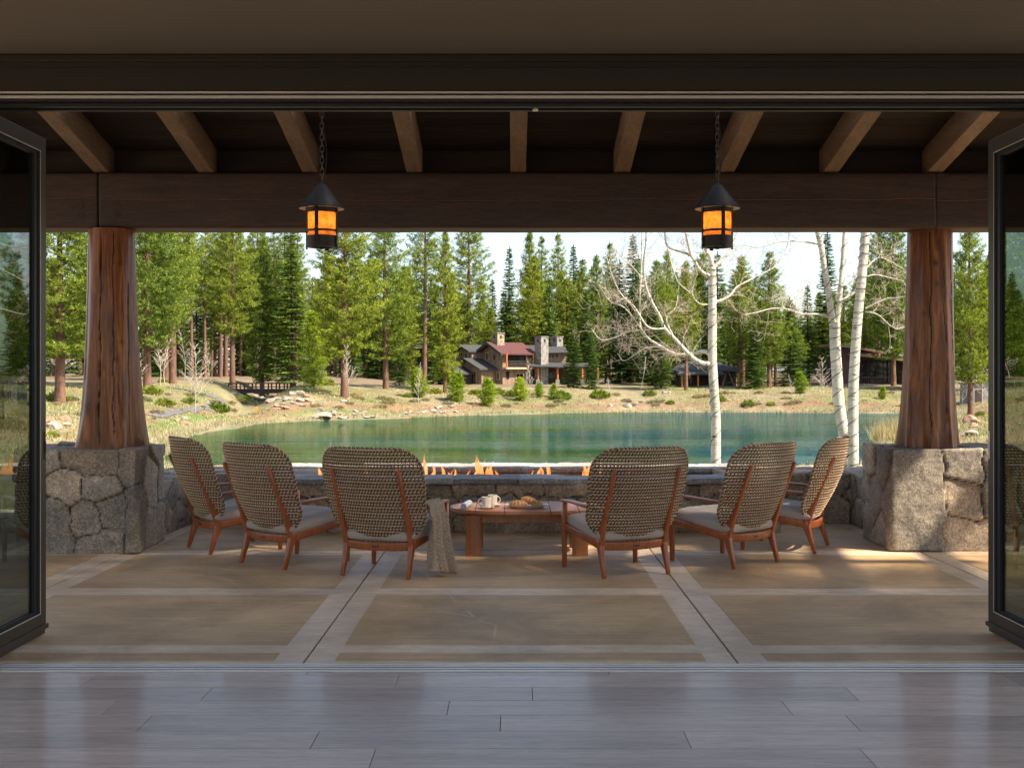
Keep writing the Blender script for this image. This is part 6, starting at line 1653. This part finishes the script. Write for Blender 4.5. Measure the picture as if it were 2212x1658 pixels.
for i in range(24): x = pxm(1862, LD) - ox_ + i * .3; m.box(x, x + .04, -.35, -.31, pzm(829, LD) - oz_, pzm(815, LD) - oz_)
m.box(pxm(1860, LD) - ox_, pxm(1965, LD) - ox_, -.37, -.29, pzm(815.5, LD) - oz_, pzm(814, LD) - oz_); m.obj('railing', M['base_dark'], ld)
for px in (1930, 1962): m = MB(); m.tube([(pxm(px, LD) - ox_, -.8, pzm(850, LD) - oz_), (pxm(px, LD) - ox_, -.8, pzm(776, LD) - oz_)], .13, 6); m.obj('log_post', M['siding'], ld)
p = at(2107, 150); sh = thing('stone_shed', 'small pale stone shed among bare twigs right of the right post', 'shed', p); 
m = MB(); m.box(-1.2, 1.2, -1, 2, -.5, 2.2); m.obj('wall', M['chimney_grey'], sh); m = MB(); m.box(-1.35, 1.35, -1.2, 2.2, 2.202, 2.35); m.obj('roof', M['shingle'], sh); m = MB(); m.box(-.35, .45, -1.06, -1.001, -.4, 1.5); m.obj('door', M['siding_dark'], sh)
p = at(872, 205); o_z = pzm(742, 205) - p.z; fh = thing('distant_house', 'grey roofed house glimpsed between pines left of the lodge', 'house', p)
m = MB(); m.box(-4, 4, 0, 6, -.5, o_z - .8); m.obj('wall', M['siding_dark'], fh)
m = MB(); m.prism([(-1, o_z - .8), (3, o_z + .5), (7, o_z - .8), (7, o_z - 1), (-1, o_z - 1)], -4.6, 4.6, axis='x'); m.obj('roof', M['shingle'], fh)

# ------------------------------------------------------------------ footbridge
BD = 148.0; ox_, oz_ = pxm(560, BD), pzm(842, BD); br = thing('footbridge', 'dark timber footbridge with railings over the creek', 'bridge', (ox_, BD, oz_)); kw = dict(Y=BD, ox=ox_, oz=oz_)
for d in (0, 1.8): bx(br, 'girder', M['bridge'], 492, 634, d, d + .3, 849.5, 842, **kw)
bx(br, 'deck', M['bridge'], 490, 636, -.1, 2.2, 841.9, 840, **kw)
for d in (0, 2.0):
    bx(br, 'handrail', M['siding_dark'], 486, 634, d - .05, d + .15, 829, 826.5, **kw); bx(br, 'lower_rail', M['bridge'], 486, 634, d, d + .08, 836, 834.8, **kw)
    for i in range(9): bx(br, 'rail_post', M['bridge'], 492 + i * 17.2, 495 + i * 17.2, d - .02, d + .14, 841, 829, **kw)
for px in (497, 632): bx(br, 'abutment', M['plinth_stone'], px - 8, px + 8, -.2, 2.4, 862, 850, **kw)
# small marker on the left bank
p = hit(553, 893); mk = thing('shore_marker', 'small orange and yellow marker with a dark post on the left bank', 'marker', p)
m = MB(); m.tube([(0, 0, -.1), (0, 0, 1.5)], .07, 8); m.obj('post', M['black'], mk)
m = MB(); m.add([(.20 * math.cos(2 * math.pi * i / 24) + .06, -.09 - .05 * j, .45 + .34 * math.sin(2 * math.pi * i / 24)) for j in (0, 1) for i in range(24)], [tuple(range(24)), tuple(range(47, 23, -1))] + [(i, i + 24, (i + 1) % 24 + 24, (i + 1) % 24) for i in range(24)]); m.obj('float_board', M['yellow'], mk)
# dark benches behind the piers
for px, py, lab in ((134, 966, 'dark low bench corner showing behind the left stone pier'), (2118, 966, 'dark low bench corner showing behind the right stone pier')):
    Y = 16.5; p = P(px, py, Y); z = gz(p.x, Y); b = thing('garden_bench', lab, 'bench', (p.x, Y, z)); top = p.z - z + .04
    for i in range(3): m = MB(); m.box(-.45, .45, -.25 + i * .17, -.25 + i * .17 + .14, top - .05, top); m.obj('seat_slat', M['gasket'] if i == 5 else M['bridge'], b, bevel=.005)
    for s in (-1, 1): m = MB(); m.box(s * .38 - .04, s * .38 + .04, -.2, .2, -.1, top - .051); m.obj('leg', M['bridge'], b)
